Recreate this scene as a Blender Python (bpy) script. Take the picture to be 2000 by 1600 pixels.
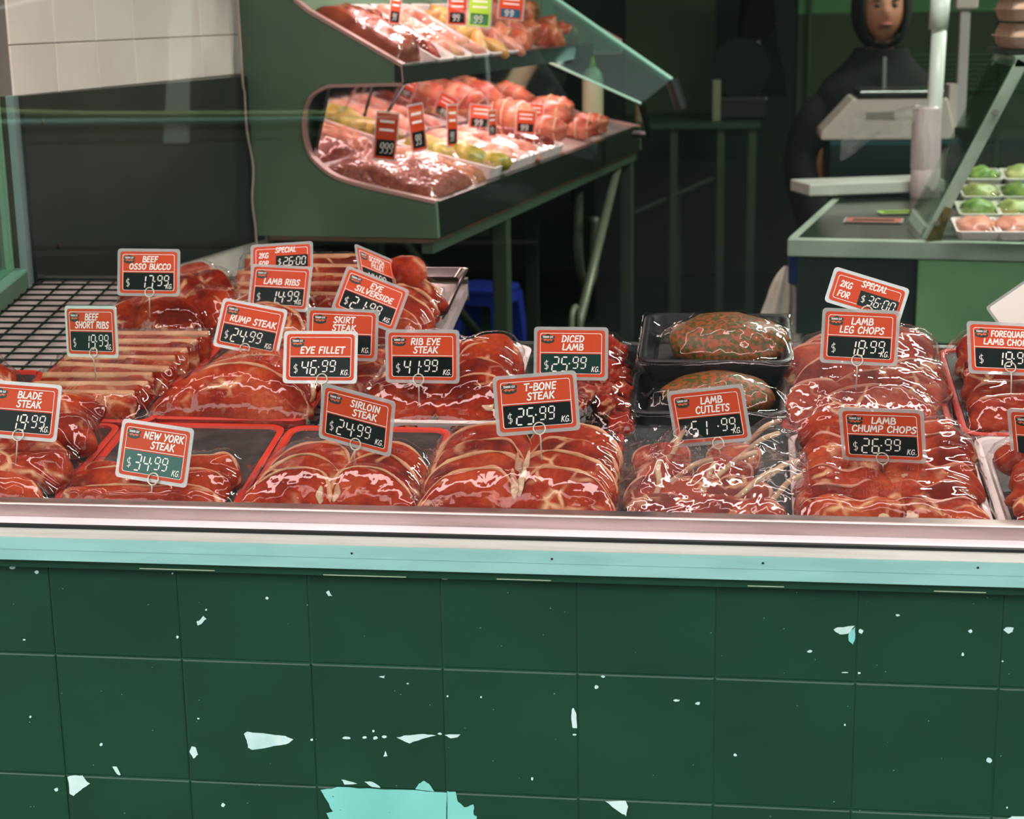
import bpy, bmesh, math, random
import numpy as np
from mathutils import Vector, Matrix, Euler, noise

for o in list(bpy.data.objects): bpy.data.objects.remove(o)
SC = bpy.context.scene
COL = SC.collection

# ------------------------------------------------------------------ camera
F = 3238.0
CAM = np.array([0.0, 0.0, 1.5])
def cam_axes(pitch, yaw, roll):
    cy, sy = math.cos(yaw), math.sin(yaw); cp, sp = math.cos(pitch), math.sin(pitch); cr, sr = math.cos(roll), math.sin(roll)
    f = np.array([sy*cp, cy*cp, -sp]); r = np.array([cy, -sy, 0]); u = np.cross(r, f)
    return cr*r+sr*u, -sr*r+cr*u, f
CR, CU, CF = cam_axes(math.radians(13.63), math.radians(-7.64), math.radians(-0.95))
cd = bpy.data.cameras.new('camera'); cam = bpy.data.objects.new('camera', cd); COL.objects.link(cam)
cam.matrix_world = Matrix(((CR[0], CU[0], -CF[0], CAM[0]), (CR[1], CU[1], -CF[1], CAM[1]), (CR[2], CU[2], -CF[2], CAM[2]), (0, 0, 0, 1)))
cd.sensor_width = 36; cd.lens = F/2000*36; cd.clip_start = .05
cd.dof.use_dof = True; cd.dof.focus_distance = 2.0; cd.dof.aperture_fstop = 9.0
SC.camera = cam
SC.view_settings.view_transform = 'Standard'; SC.view_settings.look = 'None'
SC.view_settings.exposure = 0.0; SC.view_settings.gamma = 1.0; SC.view_settings.use_curve_mapping = False
try:
    SC.cycles.transparent_max_bounces = 40
except Exception: pass

def ray(x, y): return CF+(x-1000)/F*CR-(y-800)/F*CU
def onY(x, y, Y): d = ray(x, y); return CAM+d*(Y/d[1])
def onZ(x, y, Z): d = ray(x, y); return CAM+d*((Z-CAM[2])/d[2])
def onP(x, y, p, n): d = ray(x, y); return CAM+d*(np.dot(np.asarray(p)-CAM, n)/np.dot(d, n))

# ------------------------------------------------------------------ world and large lights
W = bpy.data.worlds.new('overcast_sky'); SC.world = W; W.use_nodes = True
bg = W.node_tree.nodes['Background']; bg.inputs[0].default_value = (.88, 1.0, .96, 1); bg.inputs[1].default_value = 3.9

def area(name, loc, size, size_y, power, col, rot=(0, 0, 0)):
    l = bpy.data.lights.new(name, 'AREA'); l.shape = 'RECTANGLE'; l.size = size; l.size_y = size_y; l.energy = power; l.color = col
    o = bpy.data.objects.new(name, l); COL.objects.link(o); o.location = loc; o.rotation_euler = rot
    return o
# pink butcher's tubes over the window bed, unseen fill lamps added behind
area('window_tube_light', (-.25, 1.86, 1.88), 2.5, .085, 11.0, (1, .79, .76), (math.radians(10), 0, 0))
area('window_tube_light', (-.25, 2.30, 1.92), 2.3, .04, 4.0, (1, .78, .74), (math.radians(0), 0, 0))
area('shop_fill_light', (1.7, 5.6, 2.68), 1.6, .10, 55, (.92, 1.0, .85), (0, 0, 0))
area('shop_fill_light', (1.0, 3.7, 2.70), 1.4, .10, 42, (.94, 1.0, .9), (0, 0, 0))  # extra lamp added to brighten the scale and counter, none visible there

# ------------------------------------------------------------------ helpers
def lin(c):
    if isinstance(c, str): c = tuple(int(c[i:i+2], 16) for i in (0, 2, 4))
    return tuple(((v/255)/12.92 if v/255 <= .04045 else ((v/255+.055)/1.055)**2.4) for v in c)
MATS = {}
def nn(nt, t, **kw):
    n = nt.nodes.new(t)
    for k, v in kw.items():
        if k in n.inputs: n.inputs[k].default_value = v
        else: setattr(n, k, v)
    return n
def mat(name, col, rough=.5, metal=0, col2=None, scale=20, detail=4, bump=0, bscale=None, coat=0, spec=.5, emit=0, lo=.4, hi=.65, stretch=None, alpha=None):
    if name in MATS: return MATS[name]
    m = bpy.data.materials.new(name); m.use_nodes = True; nt = m.node_tree; b = nt.nodes['Principled BSDF']
    c = lin(col) if isinstance(col, (str, tuple)) and not (isinstance(col, tuple) and max(col) <= 1) else col
    b.inputs['Base Color'].default_value = (*c, 1); b.inputs['Roughness'].default_value = rough; b.inputs['Metallic'].default_value = metal
    b.inputs['Specular IOR Level'].default_value = spec
    if coat: b.inputs['Coat Weight'].default_value = coat; b.inputs['Coat Roughness'].default_value = .08
    if emit: b.inputs['Emission Color'].default_value = (*c, 1); b.inputs['Emission Strength'].default_value = emit
    if alpha is not None: b.inputs['Alpha'].default_value = alpha
    if col2 is not None or bump:
        tc = nn(nt, 'ShaderNodeTexCoord'); mp = nn(nt, 'ShaderNodeMapping'); nt.links.new(tc.outputs['Object'], mp.inputs['Vector'])
        oi = nn(nt, 'ShaderNodeObjectInfo'); cb = nn(nt, 'ShaderNodeVectorMath', operation='SCALE'); cb.inputs['Scale'].default_value = 7.0
        cx = nn(nt, 'ShaderNodeCombineXYZ'); nt.links.new(oi.outputs['Random'], cx.inputs[0]); nt.links.new(oi.outputs['Random'], cx.inputs[1])
        nt.links.new(cx.outputs[0], cb.inputs[0]); nt.links.new(cb.outputs[0], mp.inputs['Location'])
        if stretch: mp.inputs['Scale'].default_value = stretch
        if col2 is not None:
            nz = nn(nt, 'ShaderNodeTexNoise', Scale=scale, Detail=detail); nt.links.new(mp.outputs[0], nz.inputs['Vector'])
            rp = nn(nt, 'ShaderNodeMapRange'); rp.inputs['From Min'].default_value = lo; rp.inputs['From Max'].default_value = hi
            nt.links.new(nz.outputs[0], rp.inputs[0])
            mx = nn(nt, 'ShaderNodeMix', data_type='RGBA'); mx.inputs['A'].default_value = (*c, 1); mx.inputs['B'].default_value = (*(lin(col2) if not (isinstance(col2, tuple) and max(col2) <= 1) else col2), 1)
            nt.links.new(rp.outputs[0], mx.inputs['Factor']); nt.links.new(mx.outputs['Result'], b.inputs['Base Color'])
        if bump:
            n2 = nn(nt, 'ShaderNodeTexNoise', Scale=bscale or scale*3, Detail=3); nt.links.new(mp.outputs[0], n2.inputs['Vector'])
            bp = nn(nt, 'ShaderNodeBump', Strength=bump, Distance=.002); nt.links.new(n2.outputs[0], bp.inputs['Height']); nt.links.new(bp.outputs[0], b.inputs['Normal'])
    MATS[name] = m; return m
def glassy(name, base=.05, top=.9, tint=(1, 1, 1), rough=0.0, gcol=(1, 1, 1), bump=0, bscale=20, dist=.004, stretch=(1, 1, 1), distort=0, haze=0, ripple=0):
    """thin clear sheet: transparent + mirror by viewing angle (works from both sides)"""
    if name in MATS: return MATS[name]
    m = bpy.data.materials.new(name); m.use_nodes = True; nt = m.node_tree
    for n in list(nt.nodes): nt.nodes.remove(n)
    out = nn(nt, 'ShaderNodeOutputMaterial'); tr = nn(nt, 'ShaderNodeBsdfTransparent'); tr.inputs[0].default_value = (*tint, 1)
    gl = nn(nt, 'ShaderNodeBsdfGlossy'); gl.inputs['Color'].default_value = (*gcol, 1); gl.inputs['Roughness'].default_value = rough
    lw = nn(nt, 'ShaderNodeLayerWeight'); lw.inputs['Blend'].default_value = .5
    pw = nn(nt, 'ShaderNodeMath', operation='POWER'); pw.inputs[1].default_value = 4.0; nt.links.new(lw.outputs['Facing'], pw.inputs[0])
    mr = nn(nt, 'ShaderNodeMapRange'); mr.inputs['To Min'].default_value = base; mr.inputs['To Max'].default_value = top; nt.links.new(pw.outputs[0], mr.inputs[0])
    mx = nn(nt, 'ShaderNodeMixShader'); nt.links.new(mr.outputs[0], mx.inputs[0])
    if haze:
        df = nn(nt, 'ShaderNodeBsdfDiffuse'); df.inputs[0].default_value = (.9, .88, .88, 1); hz = nn(nt, 'ShaderNodeMixShader'); hz.inputs[0].default_value = haze
        nt.links.new(tr.outputs[0], hz.inputs[1]); nt.links.new(df.outputs[0], hz.inputs[2]); nt.links.new(hz.outputs[0], mx.inputs[1])
    else: nt.links.new(tr.outputs[0], mx.inputs[1])
    nt.links.new(gl.outputs[0], mx.inputs[2]); nt.links.new(mx.outputs[0], out.inputs[0])
    if bump:
        tc = nn(nt, 'ShaderNodeTexCoord'); mp = nn(nt, 'ShaderNodeMapping'); mp.inputs['Scale'].default_value = stretch; nt.links.new(tc.outputs['Object'], mp.inputs[0])
        oi = nn(nt, 'ShaderNodeObjectInfo'); cx = nn(nt, 'ShaderNodeCombineXYZ'); nt.links.new(oi.outputs['Random'], cx.inputs[0]); nt.links.new(oi.outputs['Random'], cx.inputs[1]); nt.links.new(cx.outputs[0], mp.inputs['Location'])
        nz = nn(nt, 'ShaderNodeTexNoise', Scale=bscale, Detail=2.0, Distortion=distort); nt.links.new(mp.outputs[0], nz.inputs['Vector'])
        bp = nn(nt, 'ShaderNodeBump', Strength=bump, Distance=dist); nt.links.new(nz.outputs[0], bp.inputs['Height'])
        if ripple:
            m2 = nn(nt, 'ShaderNodeMapping'); m2.inputs['Scale'].default_value = (1, .22, 1); m2.inputs['Rotation'].default_value = (0, 0, .5); nt.links.new(mp.outputs[0], m2.inputs[0])
            n2 = nn(nt, 'ShaderNodeTexNoise', Scale=95.0, Detail=1.0, Distortion=.8); nt.links.new(m2.outputs[0], n2.inputs['Vector'])
            b2 = nn(nt, 'ShaderNodeBump', Strength=ripple, Distance=.0016); nt.links.new(n2.outputs[0], b2.inputs['Height']); nt.links.new(bp.outputs[0], b2.inputs['Normal']); bp = b2
        nt.links.new(bp.outputs[0], gl.inputs['Normal'])
    MATS[name] = m; return m

class MB:
    """mesh collector"""
    def __init__(s): s.v = []; s.f = []
    def add(s, v, f):
        b = len(s.v); s.v += [tuple(p) for p in v]; s.f += [tuple(i+b for i in q) for q in f]; return s
    def box(s, a, b, ch=0):
        (x0, y0, z0), (x1, y1, z1) = a, b
        return s.add([(x0, y0, z0), (x1, y0, z0), (x1, y1, z0), (x0, y1, z0), (x0, y0, z1), (x1, y0, z1), (x1, y1, z1), (x0, y1, z1)],
                     [(0, 3, 2, 1), (4, 5, 6, 7), (0, 1, 5, 4), (1, 2, 6, 5), (2, 3, 7, 6), (3, 0, 4, 7)])
    def prism(s, poly, d):
        """poly: list of 3D points, d: extrusion vector"""
        n = len(poly); p = [Vector(q) for q in poly]; d = Vector(d)
        return s.add(p+[q+d for q in p], [tuple(range(n-1, -1, -1)), tuple(range(n, 2*n))]+[(i, (i+1) % n, n+(i+1) % n, n+i) for i in range(n)])
    def loft(s, rings, cap=True, closed=True):
        n = len(rings[0]); b = len(s.v)
        for r in rings: s.v += [tuple(p) for p in r]
        for k in range(len(rings)-1):
            for i in range(n if closed else n-1):
                j = (i+1) % n; s.f.append((b+k*n+i, b+k*n+j, b+(k+1)*n+j, b+(k+1)*n+i))
        if cap:
            s.f.append(tuple(b+i for i in range(n-1, -1, -1))); s.f.append(tuple(b+(len(rings)-1)*n+i for i in range(n)))
        return s
    def tube(s, pts, r, n=8, cap=True, closed=False):
        pts = [Vector(p) for p in pts]; rings = []; m = len(pts)
        rr = r if isinstance(r, (list, tuple)) else [r]*m
        up = Vector((0, 0, 1)); prev = None
        for k in range(m):
            a = pts[(k-1) % m] if (k or closed) else pts[k]; c = pts[(k+1) % m] if (k < m-1 or closed) else pts[k]
            t = (c-a).normalized()
            if prev is None:
                u = t.cross(up)
                if u.length < 1e-3: u = t.cross(Vector((1, 0, 0)))
                u.normalize()
            else:
                u = (prev-t*prev.dot(t)).normalized()
            prev = u; w = t.cross(u)
            rings.append([pts[k]+(u*math.cos(q)+w*math.sin(q))*rr[k] for q in [2*math.pi*i/n for i in range(n)]])
        if closed: rings.append(rings[0]); cap = False
        return s.loft(rings, cap)
    def cyl(s, a, b, r, n=16, r2=None): return s.tube([a, b], [r, r2 if r2 is not None else r], n)
    def build(s, name, m, parent=None, smooth=False, auto=None, kind=None):
        me = bpy.data.meshes.new(name); me.from_pydata(s.v, [], s.f); me.update()
        bm = bmesh.new(); bm.from_mesh(me); bmesh.ops.recalc_face_normals(bm, faces=bm.faces); bm.to_mesh(me); bm.free()
        if smooth: me.polygons.foreach_set('use_smooth', [True]*len(me.polygons))
        if m: me.materials.append(m)
        return link(name, me, parent, kind, auto)
def link(name, me, parent=None, kind=None, auto=None):
    o = bpy.data.objects.new(name, me); COL.objects.link(o)
    if parent is not None: o.parent = parent
    if kind: o['kind'] = kind
    if auto:
        me.polygons.foreach_set('use_smooth', [True]*len(me.polygons))
        try: me.set_sharp_from_angle(angle=auto)
        except Exception: pass
    return o
def bevel(o, w=.002, seg=2):
    md = o.modifiers.new('bevel', 'BEVEL'); md.width = w; md.segments = seg; md.limit_method = 'ANGLE'; return o
def thing(name, label, cat, loc=(0, 0, 0), rot=(0, 0, 0), group=None):
    o = bpy.data.objects.new(name, None); COL.objects.link(o); o.empty_display_size = .05
    o.location = loc; o.rotation_euler = rot; o['label'] = label; o['category'] = cat
    if group: o['group'] = group
    return o
def tag(o, label, cat, group=None):
    o['label'] = label; o['category'] = cat
    if group: o['group'] = group
    return o
def catmull(p, n=6, closed=False):
    p = [np.array(q, float) for q in p]; m = len(p); out = []
    for i in range(m if closed else m-1):
        a, b, c, d = (p[(i-1) % m], p[i], p[(i+1) % m], p[(i+2) % m]) if closed else (p[max(i-1, 0)], p[i], p[i+1], p[min(i+2, m-1)])
        for k in range(n):
            t = k/n; out.append(.5*((2*b)+(-a+c)*t+(2*a-5*b+4*c-d)*t*t+(-a+3*b-3*c+d)*t**3))
    if not closed: out.append(p[-1])
    return out
def rrect(w, h, r, n=5):
    """rounded rectangle outline in 2D about the origin, counter-clockwise"""
    o = []
    for cx, cy, a in ((w/2-r, h/2-r, 0), (-w/2+r, h/2-r, 90), (-w/2+r, -h/2+r, 180), (w/2-r, -h/2+r, 270)):
        for k in range(n+1):
            q = math.radians(a+90*k/n); o.append((cx+r*math.cos(q), cy+r*math.sin(q)))
    return o
def nz3(p, s=1.0, seed=0): return noise.noise(Vector((p[0]*s+seed*3.1, p[1]*s-seed*1.7, p[2]*s+seed)))

# shared plain materials
M_STEEL = mat('stainless_steel', (150, 150, 148), .28, 1.0, (110, 112, 110), 6, 3, stretch=(1, 14, 1))
M_STEEL2 = mat('dull_steel', (120, 124, 120), .45, 1.0)
M_WHITE = mat('white_painted_metal', (226, 218, 212), .35)
M_BLACK = mat('black_plastic', (14, 16, 16), .4)
M_CLEAR = glassy('window_glass', .020, .95)

# ------------------------------------------------------------------ the setting: shop front
YW = 1.697
M_GREEN = mat('green_painted_tile', (36, 72, 54), .34, 0, (33, 65, 50), 5, 4, bump=.05, bscale=60, coat=.15, spec=.3)
M_GROUT = mat('highlit_green_joint', (46, 104, 84), .4)  # same paint as the tiles, lightened to stand in for edge highlights
M_CHIP = mat('bare_white_glaze', (232, 246, 244), .3, 0, (205, 232, 230), 40, 3)
M_CHIP2 = mat('bare_mint_glaze', (150, 222, 214), .3, 0, (132, 208, 200), 8, 3)
M_MINT = mat('mint_painted_frame', (170, 212, 207), .42, 0, (156, 199, 194), 9, 5, stretch=(1, 6, 6))
M_BEIGE = mat('worn_beige_sill', (222, 212, 206), .45, 0, (200, 190, 184), 14, 5, stretch=(.4, 3, 3))
M_SILL = mat('white_inner_sill', (248, 232, 238), .3, 0, (240, 222, 228), 10, 4)
M_GASKET = mat('black_gasket', (10, 14, 14), .6)

wf = MB().box((-2.0, YW+.0012, 0), (2.2, YW+.040, .905)).build('wall_front', M_GROUT); wf['kind'] = 'structure'
def tile_mesh(name, w, h, c=.0016, d=.0028):
    m = MB(); x0, x1, z0, z1 = .0007, w-.0007, .0007, h-.0007
    m.add([(x0, d, z0), (x1, d, z0), (x1, d, z1), (x0, d, z1), (x0, 0.0009, z0), (x1, .0009, z0), (x1, .0009, z1), (x0, .0009, z1),
           (x0+c, 0, z0+c), (x1-c, 0, z0+c), (x1-c, 0, z1-c), (x0+c, 0, z1-c)],
          [(0, 1, 5, 4), (1, 2, 6, 5), (2, 3, 7, 6), (3, 0, 4, 7), (4, 5, 9, 8), (5, 6, 10, 9), (6, 7, 11, 10), (7, 4, 8, 11), (8, 9, 10, 11)])
    o = m.build(name, M_GREEN); me = o.data; bpy.data.objects.remove(o); return me
tm_full = tile_mesh('tile', .15, .15); tm_top = tile_mesh('tile', .15, .115)
rt = random.Random(4)
for i in range(-7, 19):
    for k in range(0, 6):
        z = .788-.15*k
        o = link('tile', tm_top if k == 0 else tm_full, wf)
        o.location = (-.760+.15*(i-1), YW-.0012+rt.uniform(-.0003, .0003), z)
        o.rotation_euler = (rt.uniform(-.0015, .0015), 0, rt.uniform(-.0015, .0015))
# chips where the green paint has come off, traced on the tile face
def chip(poly, mt, name='paint_chip', seed=0, jag=.0):
    rr = random.Random(seed); pts = []
    for x, y in poly:
        p = onY(x+rr.uniform(-jag, jag), y+rr.uniform(-jag, jag), YW-.0017); pts.append((p[0], p[1], p[2]))
    return MB().prism(pts, (0, -.0003, 0)).build(name, mt, wf)
def dense(poly, n, jag, seed):
    rr = random.Random(seed); o = []
    for i in range(len(poly)):
        a, b = poly[i], poly[(i+1) % len(poly)]
        for k in range(n):
            t = k/n; o.append((a[0]+(b[0]-a[0])*t+rr.uniform(-jag, jag), a[1]+(b[1]-a[1])*t+rr.uniform(-jag, jag)))
    return o
s7 = 2.857
def c6(l): return [(x/s7, 1080+y/s7) for x, y in l]
def c7(l): return [(600+x/s7, 1080+y/s7) for x, y in l]
def c8(l): return [(1300+x/s7, 1080+y/s7) for x, y in l]
big = [c6([(1360, 1010), (1380, 998), (1405, 1002), (1590, 1020), (1637, 1043), (1600, 1065), (1500, 1085), (1410, 1100), (1385, 1085), (1378, 1045)]),
       c6([(378, 1250), (400, 1242), (460, 1245), (500, 1290), (470, 1310), (445, 1330), (410, 1357), (390, 1345)]),
       c6([(1095, 385), (1115, 375), (1135, 352), (1152, 370), (1125, 395), (1105, 408)]),
       c6([(1058, 1110), (1070, 1080), (1090, 1085), (1105, 1125), (1080, 1150)]),
       c6([(628, 1195), (650, 1192), (675, 1240), (655, 1238)]),
       c7([(500, 1030), (540, 1020), (650, 1012), (720, 1018), (640, 1040), (570, 1062)]),
       c7([(765, 1015), (855, 1012), (840, 1028), (800, 1036)]),
       c7([(1480, 870), (1490, 868), (1503, 900), (1505, 980), (1482, 978), (1473, 910)]),
       c7([(1665, 1385), (1775, 1385), (1792, 1415), (1780, 1467), (1750, 1450), (1700, 1415)]),
       c7([(105, 218), (120, 212), (140, 242), (120, 240)]), c7([(400, 692), (432, 685), (430, 700)]), c7([(425, 1135), (437, 1105), (450, 1135)]),
       c7([(190, 1265), (240, 1275), (280, 1288), (210, 1292)]), c7([(320, 1275), (360, 1278), (400, 1300), (410, 1310), (360, 1305)]),
       c7([(740, 138), (800, 135), (810, 142), (760, 150)]),
       c8([(935, 430), (960, 415), (1055, 408), (1020, 450), (975, 457)]), c8([(1885, 430), (1900, 415), (1940, 418), (1935, 440), (1915, 452)]),
       c8([(1905, 1485), (1930, 1472), (2000, 1472), (2050, 1500), (1950, 1510)])]
for i, b in enumerate(big): chip(dense(b, 3, .8, i), M_CHIP)
mint = [c7([(75, 1325), (170, 1308), (350, 1316), (600, 1323), (778, 1338), (776, 1600), (180, 1600), (105, 1450), (142, 1442), (110, 1380)]),
        c7([(783, 1330), (825, 1334), (840, 1390), (880, 1422), (928, 1402), (930, 1460), (945, 1470), (930, 1600), (783, 1600)]),
        c7([(600, 1321), (620, 1290), (650, 1275), (680, 1290), (705, 1328)]),
        c8([(1057, 412), (1055, 480), (1045, 515), (1022, 490), (1019, 455)])]
for i, b in enumerate(mint): chip(dense(b, 3, 1.2, 50+i), M_CHIP2)
dots = [c6([(70, 82)])[0]+(6, 4), c6([(205, 108)])[0]+(4.5, 3.5), c6([(1245, 1408)])[0]+(4, 4), c6([(315, 1322)])[0]+(4, 4), c6([(565, 1070)])[0]+(3.6, 3), c6([(1490, 252)])[0]+(3, 3),
        c6([(990, 470)])[0]+(2.6, 3), c6([(962, 115)])[0]+(2, 2), c6([(1740, 1043)])[0]+(3, 2.6), c6([(135, 485)])[0]+(3, 2), c6([(1107, 925)])[0]+(2.6, 1.6), c6([(1150, 318)])[0]+(2, 2), c6([(170, 915)])[0]+(2.4, 2.4),
        c7([(220, 1033)])[0]+(9, 3), c7([(320, 1030)])[0]+(5, 2.5), c7([(380, 1033)])[0]+(4.5, 3.5), c7([(430, 1027)])[0]+(5.5, 2.5), c7([(740, 1010)])[0]+(4.5, 2), c7([(370, 995)])[0]+(2.6, 2.6), c7([(1650, 690)])[0]+(4.5, 2.6),
        c7([(1613, 748)])[0]+(4, 4), c7([(1255, 1260)])[0]+(2.6, 3.4), c7([(1492, 1015)])[0]+(3.6, 2), c7([(560, 730)])[0]+(2.6, 1.6), c7([(783, 800)])[0]+(2, 2), c7([(970, 805)])[0]+(2, 2),
        c8([(1090, 438)])[0]+(4.5, 5), c8([(1700, 437)])[0]+(4, 3.6), c8([(1658, 567)])[0]+(3.4, 3.4), c8([(1295, 348)])[0]+(4.5, 2), c8([(805, 550)])[0]+(5, 2.6), c8([(62, 824)])[0]+(7, 2.4), c8([(180, 840)])[0]+(5, 3),
        c8([(1805, 1157)])[0]+(6, 5.5), c8([(388, 1128)])[0]+(3.6, 3), c8([(1080, 670)])[0]+(3, 2), c8([(1000, 960)])[0]+(2, 2), c8([(1000, 668)])[0]+(7, 1), c8([(1880, 605)])[0]+(2, 2), c8([(1905, 1422)])[0]+(2, 2)]
for i, (x, y, a, b) in enumerate(dots):
    rr = random.Random(i); chip([(x+a*math.cos(q)*rr.uniform(.7, 1.15), y+b*math.sin(q)*rr.uniform(.7, 1.15)) for q in [k*math.pi/5 for k in range(10)]], M_CHIP)
rr = random.Random(77); m = MB()
for k in range(70):
    x, y = rr.uniform(10, 1990), rr.uniform(1140, 1595); a, b = rr.uniform(.6, 1.6), rr.uniform(.5, 1.1)
    m.prism([tuple(onY(x+a*math.cos(q), y+b*math.sin(q), YW-.0017)) for q in (0, 1.26, 2.5, 3.8, 5.0)], (0, -.0003, 0))
m.build('paint_speck', mat('faint_speck', (120, 175, 160), .5), wf, kind='stuff')
# bands of exposed plaster under the frame
for (x0, x1, y0, hh) in ((285, 430, 1099, 2.0), (640, 800, 1111, 2.2), (975, 1080, 1119, 2.0), (1460, 1530, 1132, 2.0), (1820, 1920, 1142, 2.6)):
    p0, p1 = onY(x0, y0, YW-.0005), onY(x1, y0+(x1-x0)*.026, YW-.0005)
    MB().box((p0[0], YW-.0212, p0[2]-.0004), (p1[0], YW-.0205, p0[2]+.0006)).build('plaster_scrape', mat('cream_scrape', (190, 196, 170), .7), wf)

# window frame
fr = MB().box((-2.0, 1.665, .926), (2.2, 1.697, .9385)).box((-2.0, 1.665, .9245), (2.2, 1.690, .926)).box((-2.0, 1.6655, .912), (2.2, 1.697, .924)).build('trim_1', M_MINT)
fr['kind'] = 'structure'
MB().box((-2.0, 1.6652, .9385), (2.2, 1.697, .9392)).build('worn_sill_strip', M_BEIGE, fr)
MB().box((-2.0, 1.669, .9238), (2.2, 1.69, .9262)).build('frame_groove', M_GASKET, fr)
MB().box((-2.0, 1.676, .900), (2.2, 1.697, .9125)).build('painted_fillet', M_GREEN, fr)
for x, y in ((687, 1081), (1078, 1092), (1490, 1100), (1910, 1109)):
    p = onY(x, y, 1.665); MB().cyl((p[0], 1.6655, p[2]), (p[0], 1.6644, p[2]), .0013, 8).build('screw_hole', M_GASKET, fr)
MB().box((-2.0, 1.6965, .9375), (2.2, 1.7035, .9425)).build('gasket', M_GASKET, fr)
w1 = MB().box((-2.0, 1.6985, .9415), (2.2, 1.7025, 2.4)).build('window_1', M_CLEAR); w1['kind'] = 'structure'
t2 = MB().box((-2.0, 1.7035, .915), (2.2, 1.745, .9372)).build('trim_2', M_SILL); t2['kind'] = 'structure'
t3 = MB().box((-2.0, 1.660, 2.4), (2.2, 1.745, 3.0)).build('wall_header', M_GREEN); t3['kind'] = 'structure'

# unseen awning, added to keep sky reflections off the film
aw = MB().prism([(-2.2, 1.66, 2.62), (-2.2, .15, 2.40), (-2.2, .15, 2.36), (-2.2, 1.66, 2.58)], (4.6, 0, 0)).build('trim_3', mat('added_awning_green', (30, 52, 40), .8)); aw['kind'] = 'structure'
# shop interior shell
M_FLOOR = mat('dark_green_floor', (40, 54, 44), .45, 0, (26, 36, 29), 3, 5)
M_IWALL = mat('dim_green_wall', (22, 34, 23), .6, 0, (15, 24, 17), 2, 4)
M_CEIL = mat('dull_ceiling', (58, 66, 58), .8)
def S_(o): o['kind'] = 'structure'; return o
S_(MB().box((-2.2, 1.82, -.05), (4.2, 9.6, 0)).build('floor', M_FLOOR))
S_(MB().box((-2.2, 1.745, 2.75), (4.2, 9.6, 2.85)).build('ceiling', M_CEIL))
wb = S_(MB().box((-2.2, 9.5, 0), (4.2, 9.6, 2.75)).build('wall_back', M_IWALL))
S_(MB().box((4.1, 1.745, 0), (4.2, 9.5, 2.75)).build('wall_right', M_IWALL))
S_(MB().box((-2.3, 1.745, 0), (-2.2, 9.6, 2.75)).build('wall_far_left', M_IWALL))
# left side wall: oblique to the window, tiles above a dark panel
A8 = math.radians(8); LD = Vector((math.sin(A8), math.cos(A8), 0)); SD = Vector((LD[1], -LD[0], 0)); P0 = Vector((-1.06, 3.56, 0))
def cabp(s, l, z): return P0+SD*s+LD*l+Vector((0, 0, z))
M_WTILE = mat('cream_wall_tile', (226, 214, 202), .28, 0, (216, 202, 191), 5, 3, coat=.1)
M_WGROUT = mat('tile_grout', (120, 112, 104), .8)
M_PANEL = mat('dark_laminate_panel', (34, 37, 29), .4, 0, (26, 29, 23), 6, 4)
wl = S_(MB().prism([cabp(0, -.905, .3), cabp(0, .13, .3), cabp(0, .13, 2.75), cabp(0, -.905, 2.75)], -SD*.08).build('wall_left', M_WGROUT))
def wtile(l0, l1, z0, z1):
    g, c = .0008, .0018; l0 += g; l1 -= g; z0 += g; z1 -= g
    a = [cabp(.0, l0, z0), cabp(0, l1, z0), cabp(0, l1, z1), cabp(0, l0, z1)]
    b = [cabp(.002, l0, z0), cabp(.002, l1, z0), cabp(.002, l1, z1), cabp(.002, l0, z1)]
    e = [cabp(.0035, l0+c, z0+c), cabp(.0035, l1-c, z0+c), cabp(.0035, l1-c, z1-c), cabp(.0035, l0+c, z1-c)]
    MB().loft([a, b, e]).build('tile', M_WTILE, wl)
jl = [-.9035]+[-.76+.1427*k for k in range(0, 13)]
for a, b in zip(jl, jl[1:]):
    for z0, z1 in ((1.369, 1.453), (1.453, 1.5957), (1.5957, 1.738), (1.738, 1.881), (1.881, 2.024), (.85, 1.005)):
        if b < .12: wtile(a, b, z0, z1)
lp = thing('wall_panel', 'dark laminate panel fixed to left wall below the cream tiles', 'panel', P0)
m = MB().prism([SD*.004+LD*-.895+Vector((0, 0, 1.02)), SD*.004+LD*.045+Vector((0, 0, 1.003)), SD*.004+LD*.045+Vector((0, 0, 1.364)), SD*.004+LD*-.895+Vector((0, 0, 1.37))], SD*.010)
m.build('board', M_PANEL, lp)
MB().prism([SD*.0141+LD*-.01+Vector((0, 0, 1.004)), SD*.0141+LD*.045+Vector((0, 0, 1.003)), SD*.0141+LD*.045+Vector((0, 0, 1.364)), SD*.0141+LD*-.01+Vector((0, 0, 1.3645))], SD*.003).build('joint_strip', mat('panel_strip', (34, 42, 36), .4), lp)
for l, z in ((-.84, 1.325), (-.82, 1.11)):
    p = SD*.014+LD*l+Vector((0, 0, z)); MB().cyl(p, p+SD*.003, .004, 10).build('screw_head', mat('brass_screw', (120, 90, 60), .4, 1), lp)
# cable hanging down the wall corner
pts = catmull([cabp(.022, -.045, 1.9), cabp(.022, -.04, 1.40), cabp(.022, -.032, 1.33), cabp(.022, -.030, 1.25), cabp(.024, -.012, 1.17), cabp(.022, -.022, 1.10), cabp(.022, -.012, 1.03), cabp(.022, -.012, .93)], 6)
tag(MB().tube([Vector(p) for p in pts], .0028, 6).build('cable', mat('cream_cable', (190, 170, 150), .5), smooth=True), 'cream cable hanging down beside the dark wall panel', 'cable')
# back wall furniture of the shell: pale tile band, pipes
MB().box((.35, 9.46, 1.44), (4.1, 9.5, 2.75)).build('wall_band', mat('green_wall_band', (110, 176, 112), .6), wb)
MB().box((.35, 9.47, .75), (4.1, 9.5, 1.44)).build('wall_band', mat('grey_green_band', (74, 88, 66), .6), wb)
MB().box((-.6, 9.47, .9), (-.1, 9.5, 2.75)).build('wall_band', mat('grey_green_band', (74, 88, 66), .6), wb)

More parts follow.
